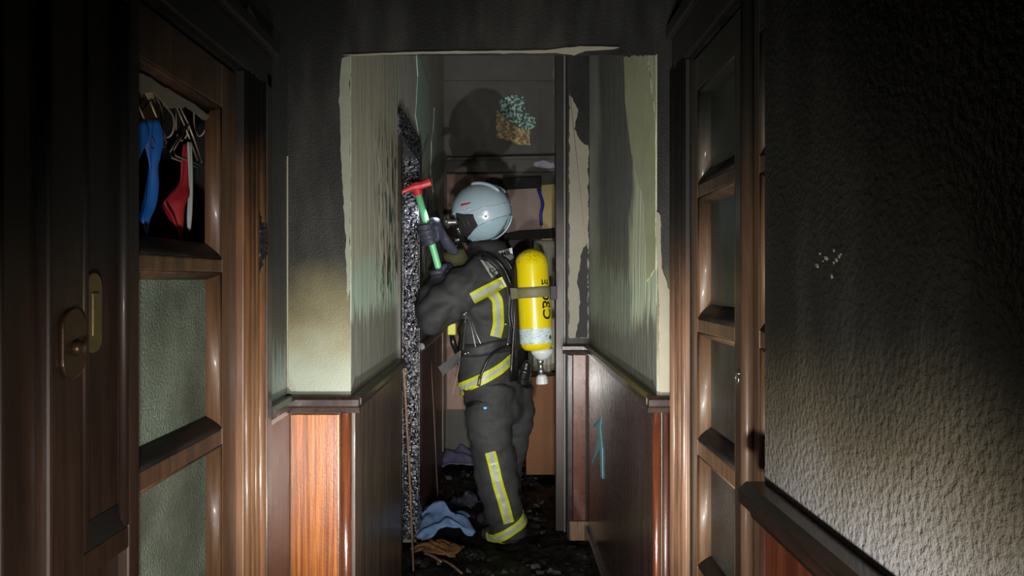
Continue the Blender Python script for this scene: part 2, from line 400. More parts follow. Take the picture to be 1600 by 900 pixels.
MB().box(.365, PRX-.02, 3.836, 3.85, .1, .965).build('dado_panel', M['panel_red'], wje, bevel=.002)
MB().box(.335, .362, 3.826, 3.85, .1, .965).build('corner_strip', M['cap_dark'], wje, bevel=.003)
MB().box(.345, PRX-.01, 3.822, 3.85, 0, .1).build('skirting_board', M['strip_wood'], wje, bevel=.004)
cap_profile(MB(), 'y', .44, -1, -1.2, 1.237, z=.99, h=.06, d=.045).build('dado_rail', M['cap_dark'], wr)
MB().box(.426, .44, -1.2, 1.22, 0, .96).build('dado_panel', M['panel_red'], wr, bevel=.002)
MB().tube([(.432, 1.205, 0), (.432, 1.205, .965)], .012, 10).build('corner_bead', M['panel_brown'], wr, smooth=True)
MB().box(PLX-.004, PLX+.0015, YF+.001, YF+.081, .99, H-.002).build('reveal', M['pass_left'], wpl)
MB().box(PRX-.0015, PRX+.004, YF+.001, YF+.081, .99, H-.002).build('reveal', M['pass_right'], wpr)
# thin light plaster edges
MB().box(XL-.001, XL+.003, YF-.004, YF+.001, 1.02, 1.72).build('plaster_edge', M['flake_cream'], wf)
MB().box(.508, .514, YF-.02, YF-.012, 1.02, 2.02).build('plaster_edge', M['flake_cream'], wf)

mb = MB(); Rf = random.Random(3)
for k in range(12):
    a, b = Rf.uniform(.955, 1.045), Rf.uniform(1.362, 1.398); q = Rf.uniform(.0012, .0035)
    mb.prism([(.4395, a-q, b), (.4395, a, b-q*.8), (.4395, a+q, b+q*.3), (.4395, a, b+q)], (-.0015, 0, 0))
mb.build('plaster_fleck', M['flake_cream'], wr)['kind'] = 'stuff'
# --- door post of the far opening
tp = empty('trim_1', (.30, 4.02, 0), 'dark upright post of the far opening beside the yellow cylinder', 'door frame', kind='structure')
adopt(tp, MB().box(.284, .333, 3.972, 4.07, 0, H-.001).build('post', M['stile_dark'], bevel=.003),
      MB().box(.326, .340, 3.955, 3.975, 0, H-.001).build('edge_bead', M['cap_grey'], bevel=.002))

# --- paint that has come away: ragged thin pieces on their walls
def flake(parent, mat, pts, plane, at, thick, seed=0, step=.01, amp=.005, name='paint_flake', raise_=.0015):
    """pts in pixels -> plane 'x' (x = at) or 'y' (y = at)"""
    P3 = []
    for px, py in pts:
        if plane == 'y': p = PX(px, py, at); P3.append((p.x, p.z))
        else:
            Y = at*F/(px-VX); P3.append((Y, EYE-(py-VY)*Y/F))
    P2 = jag([Vector(p) for p in P3], step, amp, seed)
    s = -1 if plane == 'y' else (1 if at < 0 else -1)
    if plane == 'y': q = [Vector((a, at+s*raise_, b)) for a, b in P2]; e = (0, s*thick, 0)
    else: q = [Vector((at+s*raise_, a, b)) for a, b in P2]; e = (s*thick, 0, 0)
    return MB().prism(q, e).build(name, mat, parent)
flake(wl, M['flake_teal'], [(385, 8), (399, 30), (408, 70), (411, 115), (407, 170), (411, 246), (397, 232), (394, 150), (388, 82), (378, 70)], 'x', XL, .003, 3)
flake(wb, M['flake_lit'], [(780, 158), (792, 150), (819, 151), (820, 172), (836, 185), (837, 197), (826, 204), (806, 198), (792, 184), (783, 176)], 'y', 5.6, .006, 4, .03, .01)
flake(wb, M['flake_shaded'], [(776, 172), (791, 184), (806, 199), (828, 203), (829, 227), (806, 226), (792, 218), (776, 216)], 'y', 5.6, .004, 5, .03, .01)
flake(wb, M['flake_lilac'], [(835, 254), (846, 251), (864, 254), (866, 262), (846, 263), (834, 259)], 'y', 5.54, .004, 6, .03, .01)
flake(wb, M['flake_cream'], [(866, 88), (872, 88), (868, 118), (872, 143), (880, 144), (866, 150), (863, 116)], 'y', 5.6, .01, 7, .03, .008)
# black soot over the cream paint on the wall end
cream = [(888, 200), (896, 140), (917, 130), (918, 528), (889, 528)]
flake(wje, M['flake_cream'], [(890, 146), (895, 158), (903, 172), (902, 182), (897, 200), (906, 219), (914, 226), (919, 226), (919, 528), (889, 528)], 'y', 3.85, .002, 8)
flake(wje, M['soot_shadow_black'], [(910, 388), (918, 380), (918, 527), (899, 527), (905, 500), (906, 470), (902, 440), (907, 410)], 'y', 3.847, .001, 9)
# peeled edge below the lintel
flake(wf, M['flake_cream'], [(536, 86.5), (600, 83.5), (700, 81), (850, 79.5), (905, 73), (968, 74.5), (960, 77), (915, 80), (897, 87), (870, 83), (780, 83.5), (660, 84.5), (560, 87.5)], 'y', YF, .004, 10, .02, .0012)
flake(wf, M['flake_green'], [(534, 92), (547.5, 88), (547.5, 440), (543, 470), (541, 380), (536, 300), (532, 200), (531, 130)], 'y', YF, .003, 11, .012, .003)
flake(wf, M['flake_cream'], [(1025, 330), (1031, 336), (1034, 420), (1045, 455), (1051, 520), (1053, 624), (1030, 624), (1029, 470), (1026, 400)], 'y', YF, .003, 12, .01, .003)
flake(wpr, M['flake_cyan'], [(928, 668), (934, 656), (941, 652), (939, 668), (942, 700), (943, 748), (940, 745), (938, 700), (926, 724), (936, 684), (935, 668)], 'x', PRX-.012, .002, 13, .03, .004)
flake(wpr, M['flake_olive'], [(976, 88), (1012, 86), (1017, 120), (1026, 190), (1026, 420), (1012, 440), (1008, 320), (988, 240), (978, 160)], 'x', PRX, .002, 14, .02, .006)
flake(wpl, M['flake_pale'], [(650, 84), (658, 96), (668, 130), (672, 170), (671, 200), (668, 205), (664, 240), (656, 250), (655, 230), (648, 180), (652, 120)], 'x', PLX, .003, 21, .06, .02)
flake(wpl, M['flake_pale'], [(678, 168), (681, 200), (685, 240), (684, 270), (676, 300), (672, 268), (674, 215), (676, 205)], 'x', PLX, .003, 22, .06, .02)
MB().box(-.46, .62, 5.588, 5.6, 2.845, 2.865).build('picture_rail', M['back'], wb, bevel=.003)

# ------------------------------------------------------------------ glazed doors
def glazed_leaf(name, label, face, sgn, y0, y1, z0, z1, bands, wood_m, glass, stile=(.07, .07), depth=.04, skip=(), stile_mats=None, bead_w=.026):
    """leaf in a wall x = face; sgn points to the hallway; bands = list of (zlow, zhigh) of panes"""
    r = empty(name, (face, (y0+y1)/2, 0), label, 'door', kind='structure')
    xa, xb = (face-depth, face) if sgn > 0 else (face, face+depth)
    ya, yb = y0+stile[0], y1-stile[1]
    sm = stile_mats or (wood_m, wood_m)
    parts = [MB().box(xa, xb, y0, ya, z0, z1).build('stile', sm[0], bevel=.004),
             MB().box(xa, xb, yb, y1, z0, z1).build('stile', sm[1], bevel=.004)]
    edges = [z0]+[e for b in bands for e in b]+[z1]
    for i in range(0, len(edges), 2):
        parts.append(MB().box(xa+.0005, xb-.0005, ya, yb, edges[i], edges[i+1]).build('rail', wood_m, bevel=.004))
    for i, (a, b) in enumerate(bands):
        # sloping bead ring: sides in wood, bottom black
        xo = face-sgn*.002; xi = face-sgn*depth*.75
        def quadbar(p0, p1, q0, q1):
            return MB().prism([p0, p1, q1, q0], (-sgn*.004, 0, 0))
        o = [(ya, a), (yb, a), (yb, b), (ya, b)]; n = [(ya+bead_w, a+bead_w*1.3), (yb-bead_w, a+bead_w*1.3), (yb-bead_w, b-bead_w*.6), (ya+bead_w, b-bead_w*.6)]
        for k in range(4):
            k2 = (k+1) % 4
            mt = M['bead_black'] if k == 0 else wood_m
            # curved section: three steps from the face down to the glass
            P = []
            for t, dx in ((0, 0), (.35, .18), (.7, .55), (1, 1)):
                P.append([(xo+(xi-xo)*dx, o[k][0]+(n[k][0]-o[k][0])*t, o[k][1]+(n[k][1]-o[k][1])*t),
                          (xo+(xi-xo)*dx, o[k2][0]+(n[k2][0]-o[k2][0])*t, o[k2][1]+(n[k2][1]-o[k2][1])*t)])
            parts.append(MB().grid(P).build('glazing_bead', mt, smooth=True, solid=.003))
        if i not in skip:
            parts.append(MB().box(xi-.002, xi+.002, n[0][0]-.003, n[1][0]+.003, n[0][1]-.003, n[2][1]+.003).build('pane', glass[i]))
    adopt(r, *parts); return r

lb = [(.66, .985), (1.02, 1.375), (1.405, 1.75)]
dl = glazed_leaf('door_1', 'brown glazed door leaf with an empty top pane showing hung clothes', XL-.004, 1, 1.14, 1.757, .02, 1.85, lb,
                 M['door_left'], [M['glass_left']]*3, stile=(.05, .085), skip=(2,))
adopt(dl, MB().box(XL-.026, XL-.020, 1.225, 1.32, .895, .912).build('latch_stub', M['strip_wood'], bevel=.002))
adopt(dl, MB().prism([Vector((XL-.012, y, z)) for y, z in jag([Vector(p) for p in [(1.24, 1.715), (1.32, 1.728), (1.50, 1.725), (1.62, 1.718), (1.60, 1.705), (1.50, 1.712), (1.42, 1.69), (1.36, 1.705), (1.30, 1.69)]], .02, .004, 5)], (-.003, 0, 0)).build('glass_shard', plain('dusty_film', C(128, 122, 108), .5)))
# casing of the left door: reeded uprights and a head
tc = empty('trim_2', (XL, 1.85, 0), 'reeded brown casing of the left door, scorched halfway up', 'door casing', kind='structure')
cs = [MB().box(XL-.03, XL+.014, 1.757, 1.952, 0, 1.86).build('casing_board', M['casing_left'], bevel=.003)]
for y, r in ((1.775, .011), (1.80, .013), (1.838, .010), (1.872, .016)):
    cs.append(MB().tube([(XL+.014, y, 0), (XL+.014, y, 1.86)], r, 10).build('reed', M['casing_left'], smooth=True))
cs.append(MB().box(XL, XL+.02, 1.915, 1.954, 0, 1.9).build('edge_board', M['stile_dark'], bevel=.003))
cs.append(MB().box(XL, XL+.02, .88, 1.952, 1.862, 1.95).build('head_board', M['casing_left'], bevel=.004))
cs.append(MB().box(XL, XL+.04, .86, 1.962, 1.95, 1.985).build('head_moulding', M['casing_left'], bevel=.006))
# blistered char on the casing
mb = MB(); P = []
for i in range(70):
    z = 1.36+.19*i/69; row = []
    for j in range(16):
        t = PI*j/15; e = math.sin(PI*i/69)**.5
        d = .018+.007*abs(nz((j*.25, z*60, 0), 1.3, 2))+.006*max(0, nz((j*.5, z*120, 3)))
        row.append((XL+.012+d*math.sin(t)*e, 1.872-.02*math.cos(t), z+.012*(t/PI-.5)))
    P.append(row)
cs.append(mb.grid(P).build('char_blister', M['char_black'], smooth=True)); adopt(tc, *cs)

# near leaf on the left, standing a little proud, with handle plates
dn = empty('door_2', (XL, 1.1, 0), 'dark brown near door leaf with two metal handle plates at the left', 'door', kind='structure')
fx = -.598
nl = [MB().box(fx-.04, fx, 1.178, 1.212, .02, 1.85).build('stile', M['leaf_dark'], bevel=.004),
      MB().box(fx-.04, fx, .972, 1.052, .02, 1.85).build('stile', M['leaf_dark'], bevel=.005),
      MB().box(fx-.035, fx-.018, 1.05, 1.18, .98, 1.80).build('panel', M['leaf_dark']),
      MB().box(fx-.035, fx-.018, 1.05, 1.18, .12, .93).build('panel', M['leaf_dark']),
      MB().box(fx-.04, fx-.001, 1.05, 1.18, 1.80, 1.85).build('rail', M['leaf_dark'], bevel=.003),
      MB().box(fx-.04, fx-.001, 1.05, 1.18, .93, .965).build('rail', M['leaf_dark'], bevel=.003)]
for y, sg in ((1.178, -1), (1.052, 1)):
    nl.append(MB().tube([(fx-.006, y+sg*.006, .97), (fx-.006, y+sg*.006, 1.8)], .008, 8).build('panel_moulding', M['leaf_dark'], smooth=True))
nl.append(MB().grid([[(fx-.018, 1.055, 1.0), (fx-.018, 1.175, 1.0)], [(fx-.002, 1.052, .966), (fx-.002, 1.178, .966)]]).build('panel_moulding', M['bead_black'], solid=.003))  # black paints in the shading under the panel bevel
M['brass'] = plain('tarnished_brass', C(110, 98, 60), .42, .5, var=.35, sc=50)
M['bronze'] = plain('dark_bronze', C(80, 62, 44), .35, .6, var=.35, sc=50)
def plate(y0, y1, z0, z1, x, t, mat):
    ym, r = (y0+y1)/2, (y1-y0)/2; pts = []
    for k in range(13): a = PI*k/12; pts.append((x, ym+r*math.cos(a), z1-r+r*math.sin(a)))
    for k in range(13): a = PI+PI*k/12; pts.append((x, ym+r*math.cos(a), z0+r+r*math.sin(a)))
    return MB().prism(pts, (t, 0, 0)).build('handle_plate', mat, bevel=.002)
pl1 = plate(.992, 1.046, 1.222, 1.32, fx, .006, M['bronze']); pl2 = plate(1.075, 1.118, 1.25, 1.37, fx-.018, .008, M['brass'])
k1 = MB().tube([(fx+.005, 1.02, 1.265), (fx+.016, 1.02, 1.265)], [.012, .009], 14).build('keyhole_boss', M['bronze'], smooth=True)
k2 = MB().box(fx-.011, fx-.006, 1.086, 1.104, 1.275, 1.34).build('latch_slide', M['brass'], bevel=.002)
adopt(dn, *nl, pl1, pl2, k1, k2)
adopt(tc, MB().box(XL, XL+.02, .90, .968, 0, 1.86).build('casing_board', M['leaf_dark'], bevel=.004))

# right door: far leaf, meeting stile with ring, and the near leaf running behind the wall corner
rb = [(.60, .895), (.935, 1.22), (1.255, 1.575), (1.61, 1.86)]
dr = glazed_leaf('door_3', 'brown glazed door leaf with sooty panes and a small ring on its dark stile', XR+.004, -1, 1.552, 2.0, .02, 1.95, rb, M['door_right'],
                 [M['glass_right_low'], M['glass_right'], M['glass_right'], M['glass_right']], stile=(.082, .052), stile_mats=(M['stile_dark'], M['door_right']), bead_w=.03)
ring = []
for k in range(25):
    t = 2*PI*k/24; ring.append((XR-.008, 1.578+.0095*math.cos(t), 1.146+.0095*math.sin(t)))
M['steel'] = plain('worn_steel', C(180, 180, 178), .3, .9, var=.15, sc=60)
adopt(dr, MB().tube(ring, .0022, 8, caps=False).build('ring', M['steel'], smooth=True),
      MB().tube([(XR+.006, 1.578, 1.157), (XR-.010, 1.578, 1.157)], .003, 8).build('ring_pin', M['steel'], smooth=True),
      MB().tube([(XR+.002, 1.543, .02), (XR+.002, 1.543, 1.95)], .014, 12).build('astragal', M['door_right'], smooth=True))
drn = glazed_leaf('door_4', 'near glazed door leaf half hidden by the plaster wall corner', XR+.010, -1, 1.24, 1.530, .02, 1.95, rb, M['door_right'],
                  [M['glass_right']]*4, stile=(.03, .035), bead_w=.03)
tr = empty('trim_3', (XR, 2.08, 0), 'brown moulded casing of the right door, black at the top', 'door casing', kind='structure')
rs = [MB().box(XR-.014, XR, 2.002, YF-.004, 0, 1.96).build('casing_board', M['casing_right'], bevel=.003)]
for y, r in ((2.012, .010), (2.045, .013), (2.085, .010), (2.125, .015)):
    rs.append(MB().tube([(XR-.014, y, 0), (XR-.014, y, 1.96)], r, 10).build('reed', M['casing_right'], smooth=True))
rs.append(MB().box(XR-.016, XR, 1.24, YF-.004, 1.962, 2.06).build('head_board', M['casing_right'], bevel=.004))
rs.append(MB().box(XR-.035, XR, 1.24, YF-.004, 2.06, 2.10).build('head_moulding', M['casing_right'], bevel=.006))
adopt(tr, *rs)

# --- burnt doorway in the passage
db = empty('door_5', (PLX, 3.5, 0), 'burnt doorway frame with shiny alligator-charred jamb', 'door frame', kind='structure')
def char_slab(u0, u1, v0, v1, fn, cell=.017, amp=.012, seed=0, res=.0042):
    """charred face: little swollen blocks with cracks between; fn(u, v, d) -> point"""
    nu, nv = max(4, int((u1-u0)/res)), int((v1-v0)/res); P = []
    for i in range(nv+1):
        v = v0+(v1-v0)*i/nv; row = []
        for j in range(nu+1):
            u = u0+(u1-u0)*j/nu
            dd, _ = mnoise.voronoi(Vector((u/cell*.8, v/cell, seed)), distance_metric='DISTANCE')
            d = amp*min(1, (dd[1]-dd[0])*1.7)+.004*nz((u, v, 0), 70, seed)
            if j in (0, nu): d = -.006
            row.append(fn(u, v, d))
        P.append(row)
    return MB().grid(P)
bp = [char_slab(-.512, -.432, .05, 2.06, lambda u, v, d: (u, 3.80-.02-d, v), seed=1).build('jamb', M['char'], smooth=True),
      MB().box(-.518, -.430, 3.785, 3.90, .02, 2.06).build('jamb_core', M['char']),
      char_slab(3.12, 3.90, 1.97, 2.09, lambda u, v, d: (PLX+.010+d, u, v), cell=.024, seed=4).build('head', M['char'], smooth=True),
      MB().box(-.52, PLX+.008, 3.12, 3.90, 1.975, 2.085).build('head_core', M['char'], bevel=.004),
      MB().box(PLX-.075, PLX+.014, 3.135, 3.158, .0, 2.0).build('near_jamb', M['cap_dark'], bevel=.003)]
adopt(db, *bp)
def rod(name, label, a, b, r, mat, cat='wooden strip'):
    a, b = Vector(a), Vector(b); o = empty(name, b, label, cat)
    d = (a-b).normalized()
    adopt(o, MB().tube([a, a.lerp(b, .5)+Vector((.003, 0, 0)), b], r, 6, flat=.6).build('shaft', mat, bevel=.001),
          MB().tube([a, a+d*.012], r*.8, 6, flat=.5).build('splintered_tip', M['char']))
    return o
rod('wooden_strip', 'thin brown wooden strip leaning on the sooty panel end', PX(631, 575, 3.21), PX(646, 893, 3.40)+Vector((0, 0, .005)), .008, M['strip_wood'])
rod('wooden_strip', 'thin pale stick leaning against the wall right of the charred jamb', PX(668, 470, 4.45), PX(684, 775, 4.55), .006, M['strip_wood'])

# ------------------------------------------------------------------ far wall: lintel, boards and cloth under it
M['back_brown'] = plain('scorched_brown_board', C(178, 144, 130), .6, var=.18, sc=8)
M['card'] = plain('grey_brown_cardboard', C(188, 168, 158), .7, var=.12, sc=10)
M['brown_door'] = plain('brown_cardboard', C(140, 94, 58), .7, var=.15, sc=6)
M['yellow_board'] = plain('varnished_yellow_board', C(232, 206, 130), .4, var=.2, sc=12)
M['white_cloth'] = plain('off_white_cloth', C(222, 220, 204), .8, var=.12, sc=14, bump=.3)
def board(name, label, cat, pts, Y, t, mat, bevel=.004):
    o = MB().prism([PX(a, b, Y) for a, b in pts], (0, t, 0)).build(name, mat, bevel=bevel)
    return tag(o, label, cat)
t4 = empty('trim_4', PX(800, 258, 5.57), 'sooty lintel ledge across the far wall', 'lintel', kind='structure')
lt = [MB().prism([PX(a, b, 5.54) for a, b in [(697, 250), (892, 246), (892, 268), (697, 269)]], (0, .058, 0)).build('lintel_board', M['back'], bevel=.006),
      MB().prism([PX(a, b, 5.52) for a, b in [(697, 246), (892, 242), (892, 247), (697, 251)]], (0, .078, 0)).build('ledge', M['back'], bevel=.004)]
adopt(t4, *lt)
board('wall_board', 'pinkish brown scorched board on the far wall behind the helmet', 'board', [(698, 272), (786, 272), (784, 640), (698, 640)], 5.57, .025, M['back_brown'])
board('shadow_bar', 'dark bar painted as the shadow above the grey cardboard sheet', 'shadow bar', [(758, 281), (800, 277), (846, 276), (846, 292), (800, 295), (762, 297)], 5.50, .03, M['soot_shadow_black'])  # cast shadow modelled as a dark bar
board('shadow_bar', 'dark bar painted as the shadow just above the yellow cylinder', 'shadow bar', [(780, 367), (812, 360), (872, 357), (880, 362), (878, 372), (835, 373), (780, 376)], 5.46, .03, M['soot_shadow_black'])  # another cast shadow given as a solid dark piece
board('cardboard_sheet', 'grey-brown cardboard sheet with rounded corner right of the helmet', 'cardboard', [(786, 300), (794, 296), (838, 294), (845, 300), (846, 362), (786, 364)], 5.53, .012, M['card'])
board('yellow_board', 'tall yellowish varnished board on the far wall', 'board', [(846, 289), (867, 287), (868, 362), (869, 600), (846, 600)], 5.57, .02, M['yellow_board'])
M['blue'] = plain('blue_plastic', C(44, 66, 190), .4, var=.15)
tag(MB().tube(catmull([PX(841, 296, 5.51), PX(848, 318, 5.50), (PX(845, 335, 5.50)), PX(846, 352, 5.51)], 6), .012, 8).build('blue_cable', M['blue'], smooth=True), 'blue cable hanging down beside the yellow board', 'cable')
# cloth with a zigzag hem
P = []
for i in range(25):
    t = i/24; px = 834+36*t
    hem = 602-22*abs(math.sin(t*PI*1.5+.5))
    P.append([PX(px, 376+(hem-376)*j/20, 5.44+.03*math.sin(t*17)*(.3+.7*j/20)) for j in range(21)])
tag(MB().grid(P).build('hanging_cloth', M['white_cloth'], smooth=True, solid=.004), 'off-white cloth with zigzag hem hanging behind the yellow cylinder', 'cloth')
bx = empty('cardboard_box', PX(860, 735, 5.3), 'large brown cardboard box against the far wall', 'box')
def boxface(pts, Y, t, nm): return MB().prism([PX(a, b, Y) for a, b in pts], (0, t, 0)).build(nm, M['brown_door'], bevel=.004)
f1 = MB().prism([PX(822, 592, 5.0), PX(897, 592, 5.0), PX(897, 742, 5.0), PX(822, 742, 5.0)], (0, .35, 0)).build('carton', M['brown_door'], bevel=.004)
f2 = MB().prism([PX(821, 590, 4.99), PX(898, 586, 4.99), PX(898, 612, 4.96), PX(821, 616, 4.97)], (0, .005, 0)).build('flap', M['brown_door'])
adopt(bx, f1, f2)

# ------------------------------------------------------------------ remeshed soft bodies
def remesh(mb, voxel, smooth_it=4, warp=None, sub=0):
    me = mb.mesh('tmp'); bm = bmesh.new(); bm.from_mesh(me); bmesh.ops.recalc_face_normals(bm, faces=bm.faces); bm.to_mesh(me); bm.free()
    o = bpy.data.objects.new('tmp', me); COL.objects.link(o)
    r = o.modifiers.new('r', 'REMESH'); r.mode = 'VOXEL'; r.voxel_size = voxel
    s = o.modifiers.new('s', 'SMOOTH'); s.iterations = smooth_it; s.factor = .5
    dg = bpy.context.evaluated_depsgraph_get(); ev = o.evaluated_get(dg)
    out = bpy.data.meshes.new_from_object(ev, depsgraph=dg)
    bpy.data.objects.remove(o)
    if warp:
        nrm = [v.normal.copy() for v in out.vertices]
        for v, n in zip(out.vertices, nrm): v.co = v.co+n*warp(v.co)
        out.update()
    return out
def mobj(name, me, mat, parent=None, smooth=True):
    me.name = name; me.materials.clear(); me.materials.append(mat)
    if smooth: me.polygons.foreach_set('use_smooth', [True]*len(me.polygons))
    o = bpy.data.objects.new(name, me); COL.objects.link(o)
    if parent: adopt(parent, o)
    return o
def bvh(me): return BVHTree.FromPolygons([v.co.copy() for v in me.vertices], [tuple(p.vertices) for p in me.polygons])

# ------------------------------------------------------------------ firefighter
M['turnout'] = (lambda n: (n.bump(n.m('ADD', n.noise(9, 5), n.m('MULTIPLY', n.noise(500, 2), .06)), .5, .02),
                n.done(n.mix(n.noise(7, 5), C(36, 38, 40), C(56, 57, 57)), .75))[1])(NB('dark_turnout_fabric'))
M['hood'] = plain('black_hood_fabric', C(26, 26, 27), .85, var=.3, sc=40)
M['rubber'] = plain('black_rubber', C(24, 24, 25), .25, var=.3, sc=40)
M['glove'] = plain('blue_grey_leather', C(62, 64, 78), .5, var=.3, sc=40, bump=.4)
M['tape_y'] = plain('fluorescent_yellow_tape', C(184, 190, 40), .5, var=.12, sc=60)
M['tape_s'] = plain('silver_reflective_tape', C(160, 166, 160), .4, var=.15, sc=60)
M['shell'] = plain('pale_helmet_shell', C(152, 172, 182), .24, var=.04, sc=20, bump=0, coat=.4)
M['shell2'] = plain('pale_helmet_guard', C(138, 164, 174), .28, var=.05, sc=20, bump=0, coat=.3)
M['red'] = plain('red_enamel', C(214, 52, 58), .4, var=.12, sc=40)
M['red_mark'] = plain('red_sticker', C(176, 20, 30), .5, var=.05)
M['black_print'] = plain('black_print', C(14, 14, 16), .6, var=.05, bump=0)
M['visor'] = plain('smoked_visor', C(60, 64, 66), .12, var=.1, bump=0, trans=.5)
M['skin'] = plain('skin', C(196, 150, 126), .55, var=.08)

A = math.radians(25)
FWD = Vector((-math.cos(A), math.sin(A), 0)); LEFT = Vector((-math.sin(A), -math.cos(A), 0)); UP = Vector((0, 0, 1))
ff = empty('person', PX(785, 842, 3.83), 'firefighter in dark turnout gear and pale helmet prying at the burnt door frame', 'person')
YC = 3.87
def ring(px, py, a, b, Y=YC): return (PX(px, py, Y), LEFT*a, FWD*b)

# body: one continuous surface (head, torso core, legs in trousers, boots)
mb = MB()
mb.loft([ring(770, 560, .17, .125), ring(768, 590, .19, .145), ring(772, 620, .20, .155), ring(776, 645, .19, .14), ring(778, 660, .12, .10)], 28)
mb.loft([ring(768, 392, .07, .07), ring(768, 420, .16, .10), ring(766, 470, .17, .12), ring(766, 565, .17, .12)], 24)
mb.loft([ring(764, 400, .065, .07), ring(760, 380, .065, .068), ring(757, 362, .07, .085), ring(754, 335, .078, .095), ring(754, 312, .07, .085), ring(756, 300, .03, .04)], 24)
Lp = [(768, 600, 3.79), (764, 650, 3.775), (768, 690, 3.765), (775, 740, 3.765), (785, 790, 3.765), (793, 822, 3.765), (794, 837, 3.765)]
Rp = [(800, 605, 3.96), (803, 650, 3.965), (793, 700, 3.98), (786, 740, 4.0), (784, 790, 4.01), (784, 815, 4.01), (784, 823, 4.01)]
def limb(mb, P, R, n=18, k=4):
    pts = catmull([PX(*p) for p in P], k); rr = catmull([(r, 0, 0) for r in R], k)
    mb.tube(pts, [q.x for q in rr], n)
limb(mb, Lp, [.125, .126, .114, .112, .104, .099, .100]); limb(mb, Rp, [.12, .112, .106, .104, .10, .098, .098])
for (px, py, Y) in ((795, 828, 3.77), (786, 814, 4.01)):
    c = PX(px, py, Y); c.z = .05
    mb.tube([c-FWD*.05+UP*.01, c+FWD*.03, c+FWD*.10-UP*.005, c+FWD*.15-UP*.012], [.046, .05, .046, .028], 14)
knee = PX(764, 690, 3.7)
def leg_fold(p):
    d = .012*mnoise.noise(Vector((p.x*7, p.y*7, p.z*13)))+.007*mnoise.noise(Vector((p.x*15, p.y*15, p.z*34)))
    for zc, s, wv in ((.47, .012, .035), (.66, .014, .03), (.22, .010, .028), (.12, .010, .022)):
        d += -s*math.exp(-((p.z-zc-.35*(p.x+.05)-.02*math.sin(p.x*30))/wv)**2)*(.5+.5*mnoise.noise(Vector((p.x*9, p.z*5, zc*7))))
    return d if p.z < .9 and p.z > .06 else 0
body_me = remesh(mb, .011, 5, leg_fold)
body = mobj('body', body_me, M['turnout'], ff)

# jacket
mb = MB()
mb.loft([ring(767, 388, .085, .085), ring(769, 400, .13, .105), ring(771, 414, .185, .13), ring(771, 430, .205, .142), ring(769, 460, .21, .152), ring(766, 500, .205, .155),
         ring(765, 540, .20, .152), ring(764, 560, .20, .150), ring(765, 585, .207, .158), ring(766, 603, .212, .163)], 32)
LA = [(758, 428, 3.70), (735, 444, 3.655), (708, 464, 3.61), (684, 487, 3.59), (677, 494, 3.60), (676, 480, 3.645), (682, 455, 3.69), (689, 436, 3.73)]
limb(mb, LA, [.105, .108, .101, .092, .088, .082, .070, .058], 16)
RA = [(775, 428, 4.02), (752, 442, 4.05), (728, 452, 4.02), (720, 440, 3.98), (713, 412, 3.92), (708, 396, 3.88)]
limb(mb, RA, [.10, .095, .085, .078, .065, .056], 16)
def jk_fold(p):
    d = .011*mnoise.noise(Vector((p.x*8, p.y*8, p.z*12)))+.007*mnoise.noise(Vector((p.x*20, p.y*12, p.z*26)))
    sh = Vector((p.x+.21, 0, p.z-1.26)); r = math.hypot(sh.x, sh.z)       # folds fanning from the elbow
    if .03 < r < .30: d += .010*math.sin(math.atan2(sh.z, sh.x)*7+3*mnoise.noise(Vector((p.x*7, p.y*7, p.z*7))))*math.sin(PI*(r-.03)/.27)
    return d
jacket_me = remesh(mb, .011, 4, jk_fold)
jacket = mobj('jacket', jacket_me, M['turnout'], ff)
BJ, BB = bvh(jacket_me), bvh(body_me)
def on(px, py, off=.005, trees=None):
    """point on the clothed figure that is seen at a pixel, lifted off the cloth"""
    o = Vector((0, 0, EYE)); d = (PX(px, py, 3.8)-o).normalized(); best = None
    for t in (trees or (BJ, BB)):
        h = t.ray_cast(o, d)
        if h[0] is not None and (best is None or h[3] < best[3]): best = h
    if best is None: return None
    n = best[1] if best[1].dot(d) < 0 else -best[1]
    return best[0]+(n*.6-d*.4)*off
def on_safe(px, py, off, trees=None, Y=3.75):
    p = on(px, py, off, trees); return p if p is not None else PX(px, py, Y)

def stripe(name, path, half, parent, trees=None, off=.005, n=None, mats=None, cross=11):
    """tape laid on the cloth along a pixel path; yellow edges, silver middle"""
    P2 = catmull([(a, b, 0) for a, b in path], 8); rows = []; last = None
    for i, p in enumerate(P2):
        t = P2[min(i+1, len(P2)-1)]-P2[max(i-1, 0)]; nn = Vector((-t.y, t.x, 0)).normalized(); row = []
        for j in range(cross):
            q = p+nn*half*(2*j/(cross-1)-1); h = on(q.x, q.y, off, trees)
            if h is None: h = last+Vector((nn.x, 0, -nn.y))*half*.25/299 if last else PX(q.x, q.y, 3.7)
            if last is not None and abs(h.y-last.y) > .05: h = Vector(PX(q.x, q.y, last.y))
            row.append(h); last = h
        rows.append(row); last = row[0]
    mb = MB(); m, n_ = len(rows), cross
    for i in range(m-1):
        for j in range(n_-1):
            mb.cur = 1 if n_//2-2 <= j <= n_//2+1 else 0
            mb.add([rows[i][j], rows[i][j+1], rows[i+1][j+1], rows[i+1][j]], [(0, 1, 2, 3)])
    o = mb.build(name, mats or [M['tape_y'], M['tape_s']], smooth=False, solid=.002); adopt(parent, o); return o
